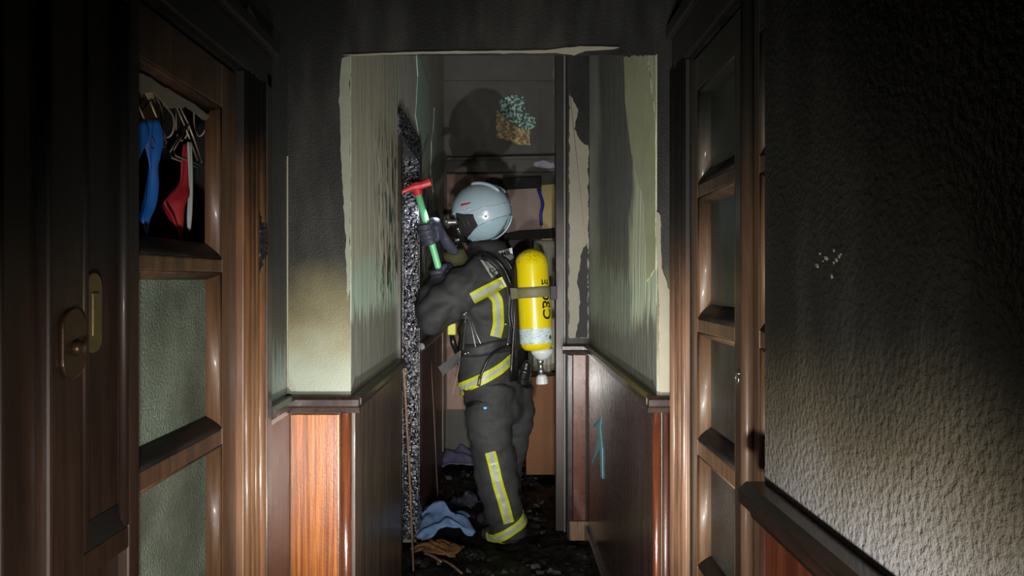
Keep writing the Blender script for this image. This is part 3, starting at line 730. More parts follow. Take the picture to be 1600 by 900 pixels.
def band(name, tree, z0, z1, cx, cy, tilt, parent, off=.006, n=64, a0=0, a1=2*PI, lim=.4):
    """closed tape ring around a leg or the jacket hem"""
    mb = MB(); rows = []
    for i in range(n+1):
        a = a0+(a1-a0)*i/n; d = Vector((math.cos(a), math.sin(a), 0)); row = []
        for j in range(7):
            z = z0+(z1-z0)*j/6+tilt*d.x; c = Vector((cx, cy, z)); h = tree.ray_cast(c, d, .4)
            if h[0] is None or h[3] > lim: row.append(c+d*min(lim, .15)+d*off)
            else:
                p = h[0]
                row.append(p+d*off)
        rows.append(row)
    for i in range(n):
        for j in range(6):
            mb.cur = 1 if j in (2, 3) else 0
            mb.add([rows[i][j], rows[i][j+1], rows[i+1][j+1], rows[i+1][j]], [(0, 1, 2, 3)])
    o = mb.build(name, [M['tape_y'], M['tape_s']], solid=.002); adopt(parent, o); return o
stripe('reflective_tape', [(737, 466), (752, 458), (768, 450), (788, 440)], 8.5, ff)
stripe('reflective_tape', [(766, 456), (776, 468), (778, 490), (778, 508), (774, 526)], 8.5, ff)
hp = PX(765, 580, YC)
band('reflective_tape', BJ, hp.z-.028, hp.z+.032, hp.x, hp.y, .10, ff)
stripe('reflective_tape', [(766, 706), (772, 730), (779, 760), (788, 790), (795, 817)], 8.2, ff)
ap = PX(793, 825, 3.765)
band('reflective_tape', BB, ap.z-.020, ap.z+.034, ap.x, ap.y, .06, ff, lim=.104)

# lettering patches on the shoulder and the back
def text_mesh(s, size):
    cu = bpy.data.curves.new('t', 'FONT'); cu.body = s; cu.size = size; cu.align_x = 'CENTER'; cu.align_y = 'CENTER'; cu.offset = size*.02
    o = bpy.data.objects.new('t', cu); COL.objects.link(o)
    dg = bpy.context.evaluated_depsgraph_get(); me = bpy.data.meshes.new_from_object(o.evaluated_get(dg), depsgraph=dg)
    bpy.data.objects.remove(o); return me
def patch(px_poly, letters, lc, size_px, ang, parent):
    xs = [p[0] for p in px_poly]; ys = [p[1] for p in px_poly]
    bm = bmesh.new(); f = bm.faces.new([bm.verts.new((a, b, 0)) for a, b in px_poly])
    bmesh.ops.subdivide_edges(bm, edges=bm.edges, cuts=4, use_grid_fill=True); bmesh.ops.triangulate(bm, faces=bm.faces)
    for v in bm.verts: v.co = on_safe(v.co.x, v.co.y, .006)
    me = bpy.data.meshes.new('name_patch'); bm.to_mesh(me); bm.free()
    o = mobj('name_patch', me, M['tape_s'], parent, smooth=False); so = o.modifiers.new('s', 'SOLIDIFY'); so.thickness = .002
    tm = text_mesh(letters, size_px); ca, sa = math.cos(ang), math.sin(ang)
    for v in tm.vertices:
        x, y = v.co.x, -v.co.y
        v.co = on_safe(lc[0]+x*ca-y*sa, lc[1]+x*sa+y*ca, .0115)
    t = mobj('lettering', tm, M['black_print'], None, smooth=False); t.parent = o
patch([(750, 407), (762, 410), (780, 427), (768, 435)], 'CO', (771, 426), 11, .45, ff)
patch([(778, 394), (800, 387), (802, 403), (797, 407)], 'MBE', (791, 397), 9.5, -.3, ff)

# helmet -------------------------------------------------------------
HC = PX(752.5, 331, 3.80); HS = 1150/3.80
a_, b_, c_ = .158, .132, .148
def hp_(u, v, side, off=0.0):
    q = 1-(u/a_)**2-(v/c_)**2
    wv = b_*math.sqrt(max(q, 0)); p = Vector((u, side*wv, v))
    n = Vector((u/a_**2, side*wv/b_**2, v/c_**2)).normalized()
    p = p+n*off; return HC+FWD*p.x+LEFT*p.y+UP*p.z
def uv_of(zx, zy):            # from a look at the helmet in profile: forward / up in metres
    px, py = 690+zx/7.5, 275+zy/7.5; v = (331-py)/HS; dx = (px-752.5)/HS; u = -dx
    for _ in range(12):
        w_ = b_*math.sqrt(max(0, 1-(u/a_)**2-(v/c_)**2)); u += .6*(-(dx+w_*math.sin(A))/math.cos(A)-u)
    return (u, v)
def hpatch(poly, off, side=1, nu=10, nv=12):
    P = [uv_of(*p) for p in poly]; v0, v1 = min(p[1] for p in P), max(p[1] for p in P); rows = []
    for i in range(nv+1):
        v = v0+(v1-v0)*(i/nv*.998+.001); xs = []
        for k in range(len(P)):
            (ua, va), (ub, vb) = P[k], P[(k+1) % len(P)]
            if (va-v)*(vb-v) < 0: xs.append(ua+(ub-ua)*(v-va)/(vb-va))
        if len(xs) < 2: continue
        lo, hi = min(xs), max(xs); lim = .985*a_*math.sqrt(max(0, 1-(v/c_)**2)); lo, hi = max(lo, -lim), min(hi, lim)
        rows.append([hp_(lo+(hi-lo)*j/nu, v, side, off) for j in range(nu+1)])
    return MB().grid(rows)
he = empty('helmet', HC, 'pale blue-grey helmet with red sticker')
he.parent = ff; he.matrix_parent_inverse = Matrix.Translation(ff.location).inverted()
del he['label']; he['label'] = 'pale blue-grey helmet with red sticker'
mb = MB(); rows = []
for i in range(33):
    el = PI/2-i/32*2.25
    row = []
    for j in range(49):
        az = 2*PI*j/48; front = math.cos(az)
        cut = -.02 if front > .75 else (-.105 if front > -.2 else -.115)
        k = max(0, min(1, (front-.45)/.3)); cut = -.108*(1-k)-.01*k
        z = c_*math.sin(el)
        e2 = el if z > cut else math.asin(cut/c_)
        row.append(HC+FWD*(a_*math.cos(e2)*math.cos(az))+LEFT*(b_*math.cos(e2)*math.sin(az))+UP*(c_*math.sin(e2)))
    rows.append(row)
shell = mb.grid(rows).build('shell', M['shell'], smooth=True, solid=.005)
hparts = [shell]
for side in (1, -1):
    hparts += [hpatch([(190, 450), (225, 482), (380, 452), (398, 520), (440, 598), (360, 660), (318, 725), (262, 730), (215, 610)], .006, side).build('ear_panel', M['hood'], smooth=True, solid=.003),
               hpatch([(312, 728), (350, 680), (432, 600), (560, 548), (800, 470), (806, 560), (772, 640), (700, 718), (560, 708), (430, 742), (330, 758)], .008, side, 14, 14).build('neck_guard', M['shell2'], smooth=True, solid=.006),
               hpatch([(240, 352), (355, 338), (358, 356), (242, 374)], .004, side, 6, 3).build('sticker', M['red_mark'], smooth=True, solid=.001),
               hpatch([(310, 406), (356, 400), (358, 428), (312, 432)], .003, side, 4, 3).build('sticker', M['flake_lilac'], smooth=True, solid=.001)]
    # crest running from the crown to the back
    cr = []
    for t in range(15):
        u = .035-.15*t/14; v = .93*c_*math.sqrt(max(.02, 1-(u/(a_*.99))**2)); cr.append(hp_(u, v, side, .004))
    hparts.append(MB().tube(cr, [.005]+[.010]*13+[.005], 10).build('crest', M['shell'], smooth=True))
    # raised rib along the side
    rb_ = [hp_(*uv_of(zx, zy), side, .002) for zx, zy in ((225, 482), (300, 462), (380, 440), (470, 408), (560, 392), (660, 372), (760, 340))]
    hparts.append(MB().tube(catmull(rb_, 4), .0035, 8).build('side_rib', M['shell'], smooth=True))
    hparts.append(MB().tube([hp_(*uv_of(525, 500), side, .0), hp_(*uv_of(525, 500), side, .006)], .006, 10).build('rivet', M['steel'], smooth=True))
    for q in (0, 1):
        hparts.append(MB().tube([hp_(*uv_of(270+50*q, 530), side, .007), hp_(*uv_of(305+45*q, 610), side, .007)], .002, 6).build('buckle_slot', M['steel'], smooth=True))
# brow rim, lamp bracket with lamp
rim = [HC+FWD*(a_*1.0*math.cos(t))*.995+LEFT*(b_*math.sin(t))-UP*.012 for t in [(-50+100*i/16)*PI/180 for i in range(17)]]
hparts.append(MB().tube(rim, .006, 8).build('brow_rim', M['shell2'], smooth=True))
lc = PX(706, 347, 3.70)
hparts.append(MB().lathe(lc-FWD*.03, FWD, [(0, .010), (.004, .013), (.035, .013), (.040, .017), (.058, .018), (.060, .014)], 16).build('helmet_lamp', M['steel'], smooth=True))
hparts.append(MB().tube([lc, lc.lerp(HC, .3)], .006, 8).build('lamp_bracket', M['rubber'], smooth=True))
adopt(he, *hparts)
for o in hparts: o.matrix_parent_inverse = Matrix.Translation(-HC)
# mask in front of the face
mk = HC+FWD*.105-UP*.075
mb = MB(); mb.loft([(mk-FWD*.02, LEFT*.078, UP*.085), (mk+FWD*.01, LEFT*.074, UP*.082), (mk+FWD*.03, LEFT*.060, UP*.070)], 24)
mask = mb.build('face_mask', M['rubber'], smooth=True); adopt(ff, mask)
def msub(o): o.parent = mask
msub(MB().loft([(mk+FWD*.028+UP*.012, LEFT*.060, UP*.052), (mk+FWD*.044+UP*.012, LEFT*.048, UP*.042), (mk+FWD*.050+UP*.012, LEFT*.03, UP*.026)], 24).build('visor', M['visor'], smooth=True))
msub(MB().lathe(mk+FWD*.02-UP*.055, FWD-UP*.4, [(0, .028), (.03, .03), (.045, .026), (.05, .015)], 16).build('lung_valve', M['rubber'], smooth=True))
for q in range(3):
    c = mk+LEFT*.078-UP*(.055*q-.04)-FWD*.01
    msub(MB().ball(c, .010, .008, .009, 8, 6).build('mask_buckle', M['steel'], smooth=True))
adopt(ff, MB().loft([ring(762, 397, .098, .10, 3.86), ring(762, 386, .10, .104, 3.86), ring(760, 378, .092, .098, 3.86)], 28).build('collar', M['hood'], smooth=True))

# hand tool ----------------------------------------------------------
T0, T1 = PX(650, 291, 3.66), PX(693, 446, 3.745)
tool = empty('hand_axe', PX(670, 365, 3.7), 'red-headed firefighting pick axe with a green handle held against the jamb', 'axe')
M['green'] = plain('green_fibreglass', C(118, 206, 148), .35, var=.12, sc=20)
td = (T1-T0).normalized()
adopt(tool, MB().tube([T0, T0.lerp(T1, .4), T0.lerp(T1, .8), T1], [.0150, .0145, .0145, .016], 14, flat=1.2).build('handle', M['green'], smooth=True))
mb = MB()
def bar(mb, pts, hs, ws):
    rings_ = []
    for i, p in enumerate(pts):
        t = (pts[min(i+1, len(pts)-1)]-pts[max(i-1, 0)]).normalized(); s = t.cross(Vector((0, -1, 0))).normalized()
        rings_.append((p, s*hs[i], Vector((0, 1, 0))*ws[i]))
    mb.loft(rings_, 8)
bar(mb, [PX(622, 304, 3.64), PX(632, 298, 3.645), (PX(641, 294, 3.65)), PX(650, 291, 3.655), PX(660, 289, 3.655), PX(673, 284, 3.65)], [.008, .013, .016, .024, .019, .021], [.006, .010, .018, .024, .018, .010])
mb.tube([T0-td*.012, T0+td*.045], .023, 12)
adopt(tool, MB.build(mb, 'head', M['red'], bevel=.002))
adopt(tool, MB().tube([PX(622, 304, 3.64), PX(629, 300, 3.643)], [.0085, .0145], 8, flat=.8).build('pick_tip', M['flake_cream']))

# gloved hands: palm, four fingers and a thumb each, closed around the handle
def hand(center_t, wrist, side, g=1.22):
    c = T0.lerp(T1, center_t); toward = (wrist-c); toward -= td*toward.dot(td); toward.normalize()
    nrm = td.cross(toward).normalized()
    if nrm.y < 0: nrm = -nrm            # away from the viewer
    mb = MB(); T_, N_, D_ = toward*g, nrm*g, td*g; pc = c+T_*.055
    mb.loft([(wrist, D_*.034, N_*.026), (wrist.lerp(pc, .5), D_*.040, N_*.026), (pc+T_*.012, D_*.045, N_*.026), (c+T_*.032, D_*.044, N_*.02)], 16)
    for k in range(4):
        o = D_*(-.036+.024*k); ln = [1.0, 1.08, 1.02, .88][k]
        q = [c+T_*.035+o+N_*.010, c+T_*.012+o+N_*.031, c-T_*.016*ln+o+N_*.029, c-T_*.032*ln+o*.98+N_*.004, c-T_*.026*ln+o*.95-N_*.020, c-T_*.008+o*.95-N_*.028*ln]
        mb.tube(catmull(q, 4), [.0125*g]*8+[.0118*g]*8+[.0105*g]*4+[.008*g], 10)
    o = -D_*.045
    mb.tube(catmull([c+T_*.06+o*.4-N_*.014, c+T_*.035+o*.9-N_*.026, c+T_*.008+o*1.05-N_*.030, c-T_*.012+o*.95-N_*.029], 4), [.016*g]*5+[.0135*g]*5+[.011*g]*2+[.009*g], 10)
    return remesh(mb, .0048, 2, lambda p: .0014*mnoise.noise(p*60))
hr = mobj('glove', hand(.47, PX(709, 392, 3.85), 1), M['glove'], ff)
hl = mobj('glove', hand(.93, PX(686, 440, 3.73)+Vector((.03, .03, 0)), -1), M['glove'], ff)
M['cuff'] = plain('knitted_cuff', C(96, 96, 62), .85, var=.25, sc=60)
adopt(ff, MB().tube([PX(709, 394, 3.86), PX(714, 412, 3.90), PX(718, 430, 3.945)], [.056, .071, .078], 16).build('sleeve_cuff', M['cuff'], smooth=True))
spot('helmet_lamp_light', lc+FWD*.045+Vector((-.01, -.05, .04)), PX(645, 350, 3.78), 5.0, 80, .8, (.86, .9, 1), .015)
# pocket with small blue light
pk = on_safe(752, 636, .004)
pocket = stripe('pocket', [(730, 634), (745, 629), (760, 632), (768, 636)], 3.2, ff, (BB,), .006, mats=[M['black_print'], M['black_print']])
me_b = NB('blue_pilot_light'); me_b.b.inputs['Emission Color'].default_value = (.1, .45, 1, 1); me_b.b.inputs['Emission Strength'].default_value = 1.2; me_b.done(C(40, 120, 220), .3)
adopt(ff, MB().ball(on_safe(758, 638, .008), .008, .006, .006, 10, 6).build('pilot_light', me_b.mat, smooth=True))

# ------------------------------------------------------------------ breathing apparatus
ba = empty('breathing_apparatus', PX(838, 600, 3.77), 'yellow breathing air cylinder on a black harness worn on the back', 'air cylinder')
def cyl_mat():
    n = NB('yellow_cylinder_paint'); z = n.xyz()[2]
    grime = n.m('MULTIPLY', n.step(n.noise(70, 5), .5, .66), n.step(n.m('ADD', z, n.m('MULTIPLY', n.noise(9, 3), .08)), 1.44, 1.54))
    col = n.mix(n.noise(9, 3), C(206, 186, 4), C(228, 210, 12)); col = n.mix(n.m('MULTIPLY', grime, .8), col, C(110, 98, 16))
    return n.done(col, .26, coat=.3)
M['cyl'] = cyl_mat()
CT, CB = PX(829, 389, 3.775), PX(839.5, 547, 3.765); ca = (CB-CT).normalized(); L = (CB-CT).length; R0 = .085
prof = [(0, .012), (.006, .034), (.018, .056), (.036, .073), (.060, .083), (.085, R0), (L-.05, R0), (L-.022, .081), (L-.004, .066), (L, .05)]
adopt(ba, MB().lathe(CT, ca, prof, 40).build('cylinder', M['cyl'], smooth=True))
def cylpt(h, ang, off=0):
    """point on the cylinder; ang 0 faces the viewer, positive to the right"""
    s = Vector((1, 0, 0)); s = (s-ca*s.dot(ca)).normalized(); f = Vector((0, -1, 0)); f = (f-ca*f.dot(ca)).normalized()
    return CT+ca*h+(f*math.cos(ang)+s*math.sin(ang))*(R0+off)
def cyl_sheet(h0, h1, a0, a1, off, nh=4, na=30):
    return MB().grid([[cylpt(h0+(h1-h0)*i/nh, a0+(a1-a0)*j/na, off) for j in range(na+1)] for i in range(nh+1)])
M['label'] = (lambda n: n.done(n.mix(n.m('MULTIPLY', n.step(n.noise(38, 4, n.map((1, 1, 5))), .52, .6), .6), C(196, 212, 214), C(110, 128, 138)), .45))(NB('printed_white_label'))
lab = cyl_sheet(.405, .482, -1.45, 1.15, .0012).build('label', M['label'], smooth=True); adopt(ba, lab)
M['lab_green'] = plain('green_print', C(26, 92, 60), .5, var=.05, bump=0)
gd = MB().grid([[cylpt(.455, .76+.0, .002), cylpt(.440, .90, .002)], [cylpt(.470, .90, .002), cylpt(.455, 1.04, .002)]]).build('hazard_diamond', M['lab_green']); gd.parent = lab; gd.matrix_parent_inverse = lab.matrix_parent_inverse
gd.matrix_parent_inverse = Matrix.Identity(4)
# rotated lettering around the cylinder side
tm = text_mesh('CBC', .075)
for v in tm.vertices: v.co = cylpt(.290-v.co.x, .73+v.co.y/R0, .0015)
adopt(ba, mobj('lettering', tm, M['black_print'], None, smooth=False))
tm = text_mesh('E', .06)
for v in tm.vertices: v.co = cylpt(.176-v.co.x, .72+v.co.y/R0, .0015)
adopt(ba, mobj('lettering', tm, M['black_print'], None, smooth=False))
M['strap_olive'] = plain('olive_grey_strap', C(112, 110, 84), .6, var=.15, sc=60)
M['strap'] = plain('black_webbing', C(34, 34, 34), .6, var=.3, sc=80)
st_ = cyl_sheet(.196, .250, -PI, PI, .004, 3, 48).build('cylinder_strap', M['strap_olive'], smooth=True, solid=.004); adopt(ba, st_)
s0 = cylpt(.223, -1.2, .006)
adopt(ba, MB().prism([cylpt(.198, -1.1, .006), cylpt(.248, -1.1, .006), PX(799, 468, 3.70), PX(797, 450, 3.70)], (0, .006, 0)).build('strap_tail', M['strap_olive']))
adopt(ba, MB().box(cylpt(.2, 1.45).x, cylpt(.2, 1.45).x+.035, 3.72, 3.80, cylpt(.262, 0).z, cylpt(.19, 0).z).build('strap_clamp', M['strap'], bevel=.004))
# valve under the cylinder
M['white_cap'] = plain('pale_grey_plastic', C(200, 206, 206), .45, var=.1, sc=60)
V0 = CB
adopt(ba, MB().lathe(V0-ca*.006+Vector((.025, 0, 0)), ca, [(0, .060), (.02, .056), (.045, .036), (.055, .02)], 20).build('valve_shroud', M['white_cap'], smooth=True),
      MB().lathe(V0+ca*.045+Vector((.012, 0, 0)), ca, [(0, .016), (.02, .018), (.024, .012), (.05, .012), (.055, .017), (.07, .017), (.075, .011), (.085, .011)], 16).build('valve_stem', M['steel'], smooth=True),
      MB().lathe(V0+ca*.125+Vector((.014, 0, 0)), ca, [(0, .018), (.008, .026), (.035, .031), (.048, .030), (.05, .01)], 12).build('valve_knob', M['white_cap'], smooth=False, bevel=.003))
bkt = Vector((-.06, 0, 0))
# moulded back plate and shoulder cushions
bc = PX(767, 500, YC)-FWD*.165
adopt(ba, MB().loft([(bc+UP*.30, LEFT*.06, FWD*.012), (bc+UP*.26, LEFT*.10, FWD*.018), (bc, LEFT*.075, FWD*.022), (bc-UP*.22, LEFT*.11, FWD*.022), (bc-UP*.30, LEFT*.12, FWD*.016)], 20).build('back_plate', M['rubber'], smooth=True))
red = PX(817, 577, 3.70)
adopt(ba, MB().lathe(red-UP*.05, (0.25, -.2, 1), [(0, .026), (.01, .034), (.05, .034), (.06, .024), (.09, .022), (.1, .012)], 14).build('pressure_reducer', M['rubber'], bevel=.002))
adopt(ba, MB().lathe(red-UP*.075, (0.1, -.1, 1), [(0, .022), (.006, .034), (.03, .036), (.036, .028)], 14).build('reducer_knob', M['rubber']))
def bodytube(name, path, r, mat, off=None, k=6, flat=1, n=8):
    pts = [on_safe(a, b, off if off is not None else r+.004) for a, b in path]
    o = MB().tube(catmull(pts, k), r, n, flat=flat).build(name, mat, smooth=True); adopt(ba, o); return o
def bodystrap(name, path, half, mat=None, off=.010):
    P2 = catmull([(a, b, 0) for a, b in path], 7); rows = []
    for i, p in enumerate(P2):
        t = P2[min(i+1, len(P2)-1)]-P2[max(i-1, 0)]; nn = Vector((-t.y, t.x, 0)).normalized()
        rows.append([on_safe((p+nn*half*s).x, (p+nn*half*s).y, off) for s in (-1, -.33, .33, 1)])
    o = MB().grid(rows).build(name, mat or M['strap'], smooth=True, solid=.005); adopt(ba, o); return o
bodystrap('shoulder_strap', [(748, 399), (765, 404), (780, 416), (789, 432), (796, 452), (799, 480), (799, 515), (796, 545)], 6)
bodystrap('waist_belt', [(722, 548), (745, 548), (770, 543), (795, 540), (806, 545)], 10, off=.008)
bodystrap('chest_strap', [(727, 500), (724, 520), (722, 548)], 4)
for path in ([(752, 400), (770, 406), (784, 420), (793, 440), (797, 456)], [(786, 405), (796, 420), (800, 440), (797, 455)], [(798, 456), (797, 490), (799, 520), (804, 548), (809, 568)], [(794, 456), (793, 490), (795, 512), (800, 535), (806, 560)]):
    bodytube('hose', path, .0055, M['rubber'], .022)
bodytube('hose', [(796, 540), (782, 543), (770, 552), (761, 565), (754, 582), (751, 590)], .0065, M['rubber'], .022)
bodytube('hose_coupling', [(751, 590), (748, 602)], .009, M['brass'], .024, k=3)
for path in ([(731, 492), (737, 512), (744, 545)], [(737, 500), (745, 522), (756, 547)], [(729, 490), (727, 508), (724, 525)], [(721, 545), (718, 575), (712, 597), (706, 618)]):
    bodytube('cord', path, .0022, M['flake_cream'] if path[0][0] == 721 else M['steel'], .008, n=6)
for (a, b) in ((730, 488), (724, 488), (797, 455), (788, 506), (791, 537), (729, 553), (733, 551)):
    p = on_safe(a, b, .018); o = MB().ball(p, .0075, .006, .0065, 8, 6).build('buckle', M['steel'], smooth=True); adopt(ba, o)
# loose belt end and yellow alarm box in front of the chest
e0, e1, e2 = PX(722, 553, 3.74), PX(700, 572, 3.72), PX(688, 580, 3.715)
adopt(ba, MB().grid([[e0+UP*.026, e0-UP*.026], [e1+UP*.022+Vector((-.012, 0, 0)), e1-UP*.022+Vector((.012, 0, 0))], [e2+UP*.02+Vector((-.012, 0, 0)), e2-UP*.02+Vector((.014, 0, 0))]]).build('belt_end', M['strap'], solid=.006))
yb_ = PX(706, 514, 3.74)
adopt(ba, MB().box(yb_.x-.021, yb_.x+.021, yb_.y-.015, yb_.y+.015, yb_.z-.030, yb_.z+.030).build('alarm_box', M['tape_y'], bevel=.005),
      MB().tube([yb_-UP*.03, PX(708, 535, 3.75), PX(714, 552, 3.75)], [.012, .016, .012], 10).build('alarm_clip', M['rubber'], smooth=True))
adopt(ba, MB().tube([PX(714, 500, 3.76), yb_+UP*.028], .005, 8).build('alarm_cord', M['rubber'], smooth=True))

# ------------------------------------------------------------------ closet contents
M['cl_blue'] = plain('blue_satin', C(30, 96, 176), .5, var=.2, sc=12)
M['cl_red'] = plain('red_cloth', C(156, 32, 40), .6, var=.2, sc=12)
M['cl_grey'] = plain('pale_grey_cloth', C(170, 178, 170), .7, var=.15, sc=12)
M['cl_bag'] = plain('beige_paper_bag', C(176, 156, 112), .7, var=.15, sc=12)
M['wire'] = plain('pale_hanger_wire', C(150, 138, 120), .4, .3, var=.1)
RZ = 1.93
tag(MB().tube([(-.80, .5, RZ), (-.80, 2.155, RZ)], .012, 12).build('closet_rail', M['wire'], smooth=True), 'thin rail inside the closet carrying the hangers', 'rail')
def garment(name, label, px0, px1, outline, X, mat, hook_px, group='garments hung in the closet'):
    """cloth hanging in the closet: outline = list of (py, pxleft, pxright) rows"""
    Yc = X*F/((px0+px1)/2-VX)
    o = empty(name, (X, Yc, EYE-(outline[-1][0]-VY)*Yc/F), label, 'clothing', group)
    rows = []
    for i, (py, a, b) in enumerate(outline):
        row = []
        for j in range(13):
            t = j/12; px = a+(b-a)*t; k_ = min(1, (b-a)/24); x = X+k_*(.009*math.sin(t*9+i*.35)+.006*math.sin(t*4-i*.6))
            Y = X*F/(px-VX); row.append((x, Y, EYE-(py-VY)*Y/F))
        rows.append(row)
    def dense(rs):
        out = []
        for c in range(13): out.append(catmull([r[c] for r in rs], 4))
        return [[out[c][i] for c in range(13)] for i in range(len(out[0]))]
    cl = MB().grid(dense(rows)).build('cloth', mat, smooth=True, solid=.004)
    top = Vector(rows[0][6]); hk = Vector((-.80, top.y, RZ))
    wr_ = MB().tube(catmull([hk+Vector((.012, 0, .004)), hk+Vector((0, 0, .016)), hk+Vector((-.014, 0, .002)), hk+Vector((0, 0, -.03)), top+Vector((0, 0, .04))], 5), .002, 6).build('hook', M['wire'], smooth=True)
    yl, yr = Vector(rows[0][0]), Vector(rows[0][-1])
    l, r = top+Vector((0, -.075, -.03)), top+Vector((0, .075, -.03)); ap_ = top+Vector((0, 0, .04))
    wh = MB().tube([ap_, l, l+Vector((0, .01, -.012)), r+Vector((0, -.01, -.012)), r, ap_], .0022, 6).build('hanger', M['wire'], smooth=True)
    adopt(o, cl, wr_, wh); return o
garment('hung_garment', 'long blue garment with a pointed end hanging in the closet', 220, 250, [(188, 226, 246), (215, 224, 250), (240, 229, 246), (262, 233, 243), (290, 231, 245), (320, 226, 243), (345, 218, 236), (368, 227, 230)], -.705, M['cl_blue'], 235)
garment('hung_garment', 'short blue garment at the left edge of the empty pane', 205, 226, [(190, 205, 226), (215, 203, 226), (235, 205, 218), (262, 206, 209)], -.70, M['cl_blue'], 212)
garment('hung_garment', 'red garment with a triangular lower half in the closet', 254, 296, [(225, 286, 293), (250, 283, 292), (285, 280, 291), (305, 262, 290), (318, 254, 288), (340, 266, 287), (370, 279, 285)], -.712, M['cl_red'], 288)
garment('hung_garment', 'narrow pale grey garment beside the red one', 291, 299, [(222, 292, 298), (260, 294, 299), (300, 294, 299), (335, 293, 298), (362, 294, 296)], -.706, M['cl_grey'], 296)
bag = empty('paper_bag', PX(228, 205, 1.62), 'crumpled beige bag at the top of the closet', 'bag')
mb = MB()
for s in range(1):
    P = []
    for i in range(9):
        row = []
        for j in range(17):
            t = 2*PI*j/16; py = 138+68*i/8; c = PX(231, py, 1.62)
            r = .05*(.75+.25*math.sin(PI*i/8))+.006*nz((math.cos(t), math.sin(t), i*.4), 3)
            row.append(c+Vector((math.cos(t)*r*.5, math.sin(t)*r, 0)))
        P.append(row)
    mb.grid(P)
adopt(bag, mb.build('sack', M['cl_bag'], solid=.002),
      MB().tube(catmull([PX(222, 142, 1.60), PX(226, 120, 1.60), PX(236, 118, 1.60), PX(240, 142, 1.60)], 5), .003, 6).build('bag_handle', M['rubber'], smooth=True))
# empty wire hangers
for (cx_, cy_, sp) in ((262, 195, 14), (284, 200, 15), (312, 193, 13)):
    Yh = {262: 1.60, 284: 1.68, 312: 1.76}[cx_]; c = PX(cx_, cy_, Yh); o = empty('wire_hanger', c, {262: 'bent wire hanger right of the blue garment', 284: 'looped wire hanger above the red garment', 312: 'rightmost empty wire hanger in the closet'}[cx_], 'hanger', 'empty wire hangers')
    k = sp*Yh/F*1.0
    adopt(o, MB().tube(catmull([PX(cx_-20, cy_-48, Yh), PX(cx_-10, cy_-24, Yh), PX(cx_-8, cy_+8, Yh), PX(cx_, cy_+20, Yh), PX(cx_+9, cy_+8, Yh), PX(cx_+8, cy_-14, Yh), PX(cx_-8, cy_-34, Yh)], 6), .0022, 6).build('wire', M['wire'], smooth=True),
          MB().tube(catmull([PX(cx_-20, cy_-48, Yh), PX(cx_-22, cy_-60, Yh), (-.80, Yh+.0, RZ+.016), (-.815, Yh, RZ)], 5), .0022, 6).build('hook', M['wire'], smooth=True))

# ------------------------------------------------------------------ things on the floor
def rag(name, label, px, py, rx, ry, h, mat, seed, cat, rot=0, sharp=1.0, lift=.004):
    Y = EYE*F/(py-VY); c = PX(px, py, Y); c.z = 0; P = []
    ca_, sa_ = math.cos(rot), math.sin(rot)
    for i in range(37):
        row = []
        for j in range(37):
            u, v = i/18-1, j/18-1
            e = 1+.22*nz((u*2, v*2, 0), 1.2, seed)
            x, y = u*rx*e, v*ry*e*(1+.2*nz((u, 0, 0), 2, seed+4))
            wv = 1.6*nz((u, v, 0), 1.1, seed); ph = (v*.9+u*.35+wv)*6
            fold = .5+.5*math.sin(ph)+.18*nz((u*3, v*3, 0), 1.3, seed+9)
            q = max(0, 1-.55*(u*u+v*v)); z = h*q*(.55+.38*fold*sharp)*(1+.3*nz((u, v, 0), 1.5, seed+2))+.004+lift
            x += .012*math.cos(ph); y += .015*math.sin(ph+.6)
            row.append((c.x+x*ca_-y*sa_, c.y+x*sa_+y*ca_, z))
        P.append(row)
    o = MB().grid(P).build(name, mat, smooth=True, solid=.006)
    return tag(o, label, cat)
M['denim'] = plain('blue_denim', C(112, 140, 182), .8, var=.25, sc=18, bump=.4)
M['denim2'] = plain('grey_blue_cloth', C(62, 64, 76), .8, var=.25, sc=18, bump=.4)
M['brown_cloth'] = plain('singed_brown_cloth', C(120, 84, 48), .8, var=.25, sc=18)
rag('blue_cloth', 'crumpled pale blue denim cloth on the floor by the doorway', 688, 832, .145, .16, .13, M['denim'], 3, 'cloth', .3, lift=.02)
rag('brown_cloth', 'singed brown cloth under the blue denim', 682, 862, .11, .06, .045, M['brown_cloth'], 8, 'cloth', -.2)
rag('grey_cloth', 'grey-blue rag behind the blue denim', 728, 790, .07, .08, .08, M['denim2'], 12, 'cloth', -.5)
rag('plaster_shard', 'small grey scrap on the floor left of the boots', 740, 872, .035, .05, .035, M['debris'], 15, 'scrap', .5)
rag('blue_floor_light', 'crumpled bluish shape standing for blue light on the floor far behind the legs', 715, 714, .16, .35, .10, plain('blue_light_tint', C(120, 122, 156), .4, var=.3, sc=8), 21, 'light patch', .1)  # blue light on the far floor, put in as a tinted shape
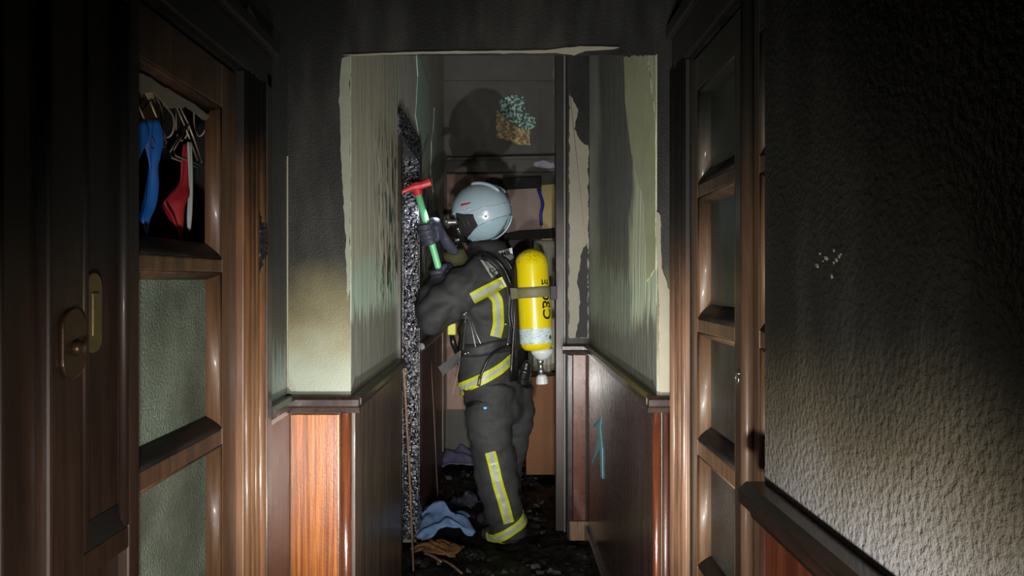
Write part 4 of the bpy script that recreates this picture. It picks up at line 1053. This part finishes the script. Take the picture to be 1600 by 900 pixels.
def stick(label, a, b, r):
    pa, pb = PX(*a), PX(*b)
    o = empty('burnt_stick', pb, label, 'stick', 'burnt sticks on the floor')
    mid = pa.lerp(pb, .5)+Vector((0, 0, .006))
    adopt(o, MB().tube(catmull([pa, mid, pb], 4), [r*.8]*4+[r]*4+[r*.7], 7).build('shaft', M['strip_wood'], smooth=True),
          MB().tube([pa, pa+(pa-mid).normalized()*.02], [r*.8, r*.3], 7).build('burnt_tip', M['char'], smooth=True))
def fy(py): return EYE*F/(py-VY)*.985
stick('pale stick lying on the floor below the blue cloth', (690, 874, fy(874)), (722, 896, fy(896)), .006)
stick('short dull stick lying near the wall base', (662, 864, fy(864)), (690, 878, fy(878)), .007)
stick('thin pale stick poking out of the blue cloth', (666, 803, fy(803)-.05), (682, 786, fy(800)-.05), .005)
RAGS = [(PX(p, q, EYE*F/(q-VY)).x, a+.03, EYE*F/(q-VY), b+.04) for p, q, a, b in ((688, 832, .15, .17), (682, 862, .12, .08), (728, 790, .09, .10), (740, 872, .05, .06), (715, 714, .18, .38))]
R = random.Random(11); mb = MB()
for k in range(420):
    y = R.uniform(2.5, 5.4); x = R.uniform(PLX+.03, PRX-.05 if y < 3.7 else .24)
    if abs(x+.02) < .16 and abs(y-3.85) < .28: continue
    if any(abs(x-a) < b and abs(y-c) < d for a, b, c, d in RAGS): continue
    s = R.uniform(.006, .024)*(1.3 if y > 4 else 1); c = Vector((x, y, s*.3)); a = R.uniform(0, PI)
    pts = []
    for q in range(8):
        d = Vector(((1 if q & 1 else -1)*R.uniform(.5, 1.4), (1 if q & 2 else -1)*R.uniform(.4, 1), (1 if q & 4 else -1)*R.uniform(.25, .6)))
        d.rotate(Matrix.Rotation(a, 3, 'Z')); pts.append(c+d*s)
    mb.add(pts, [(0,1,3,2),(4,6,7,5),(0,4,5,1),(2,3,7,6),(0,2,6,4),(1,5,7,3)])
tag(mb.build('charred_debris', M['debris']), 'scattered small black chunks of charred rubble on the passage floor', 'rubble', kind='stuff')
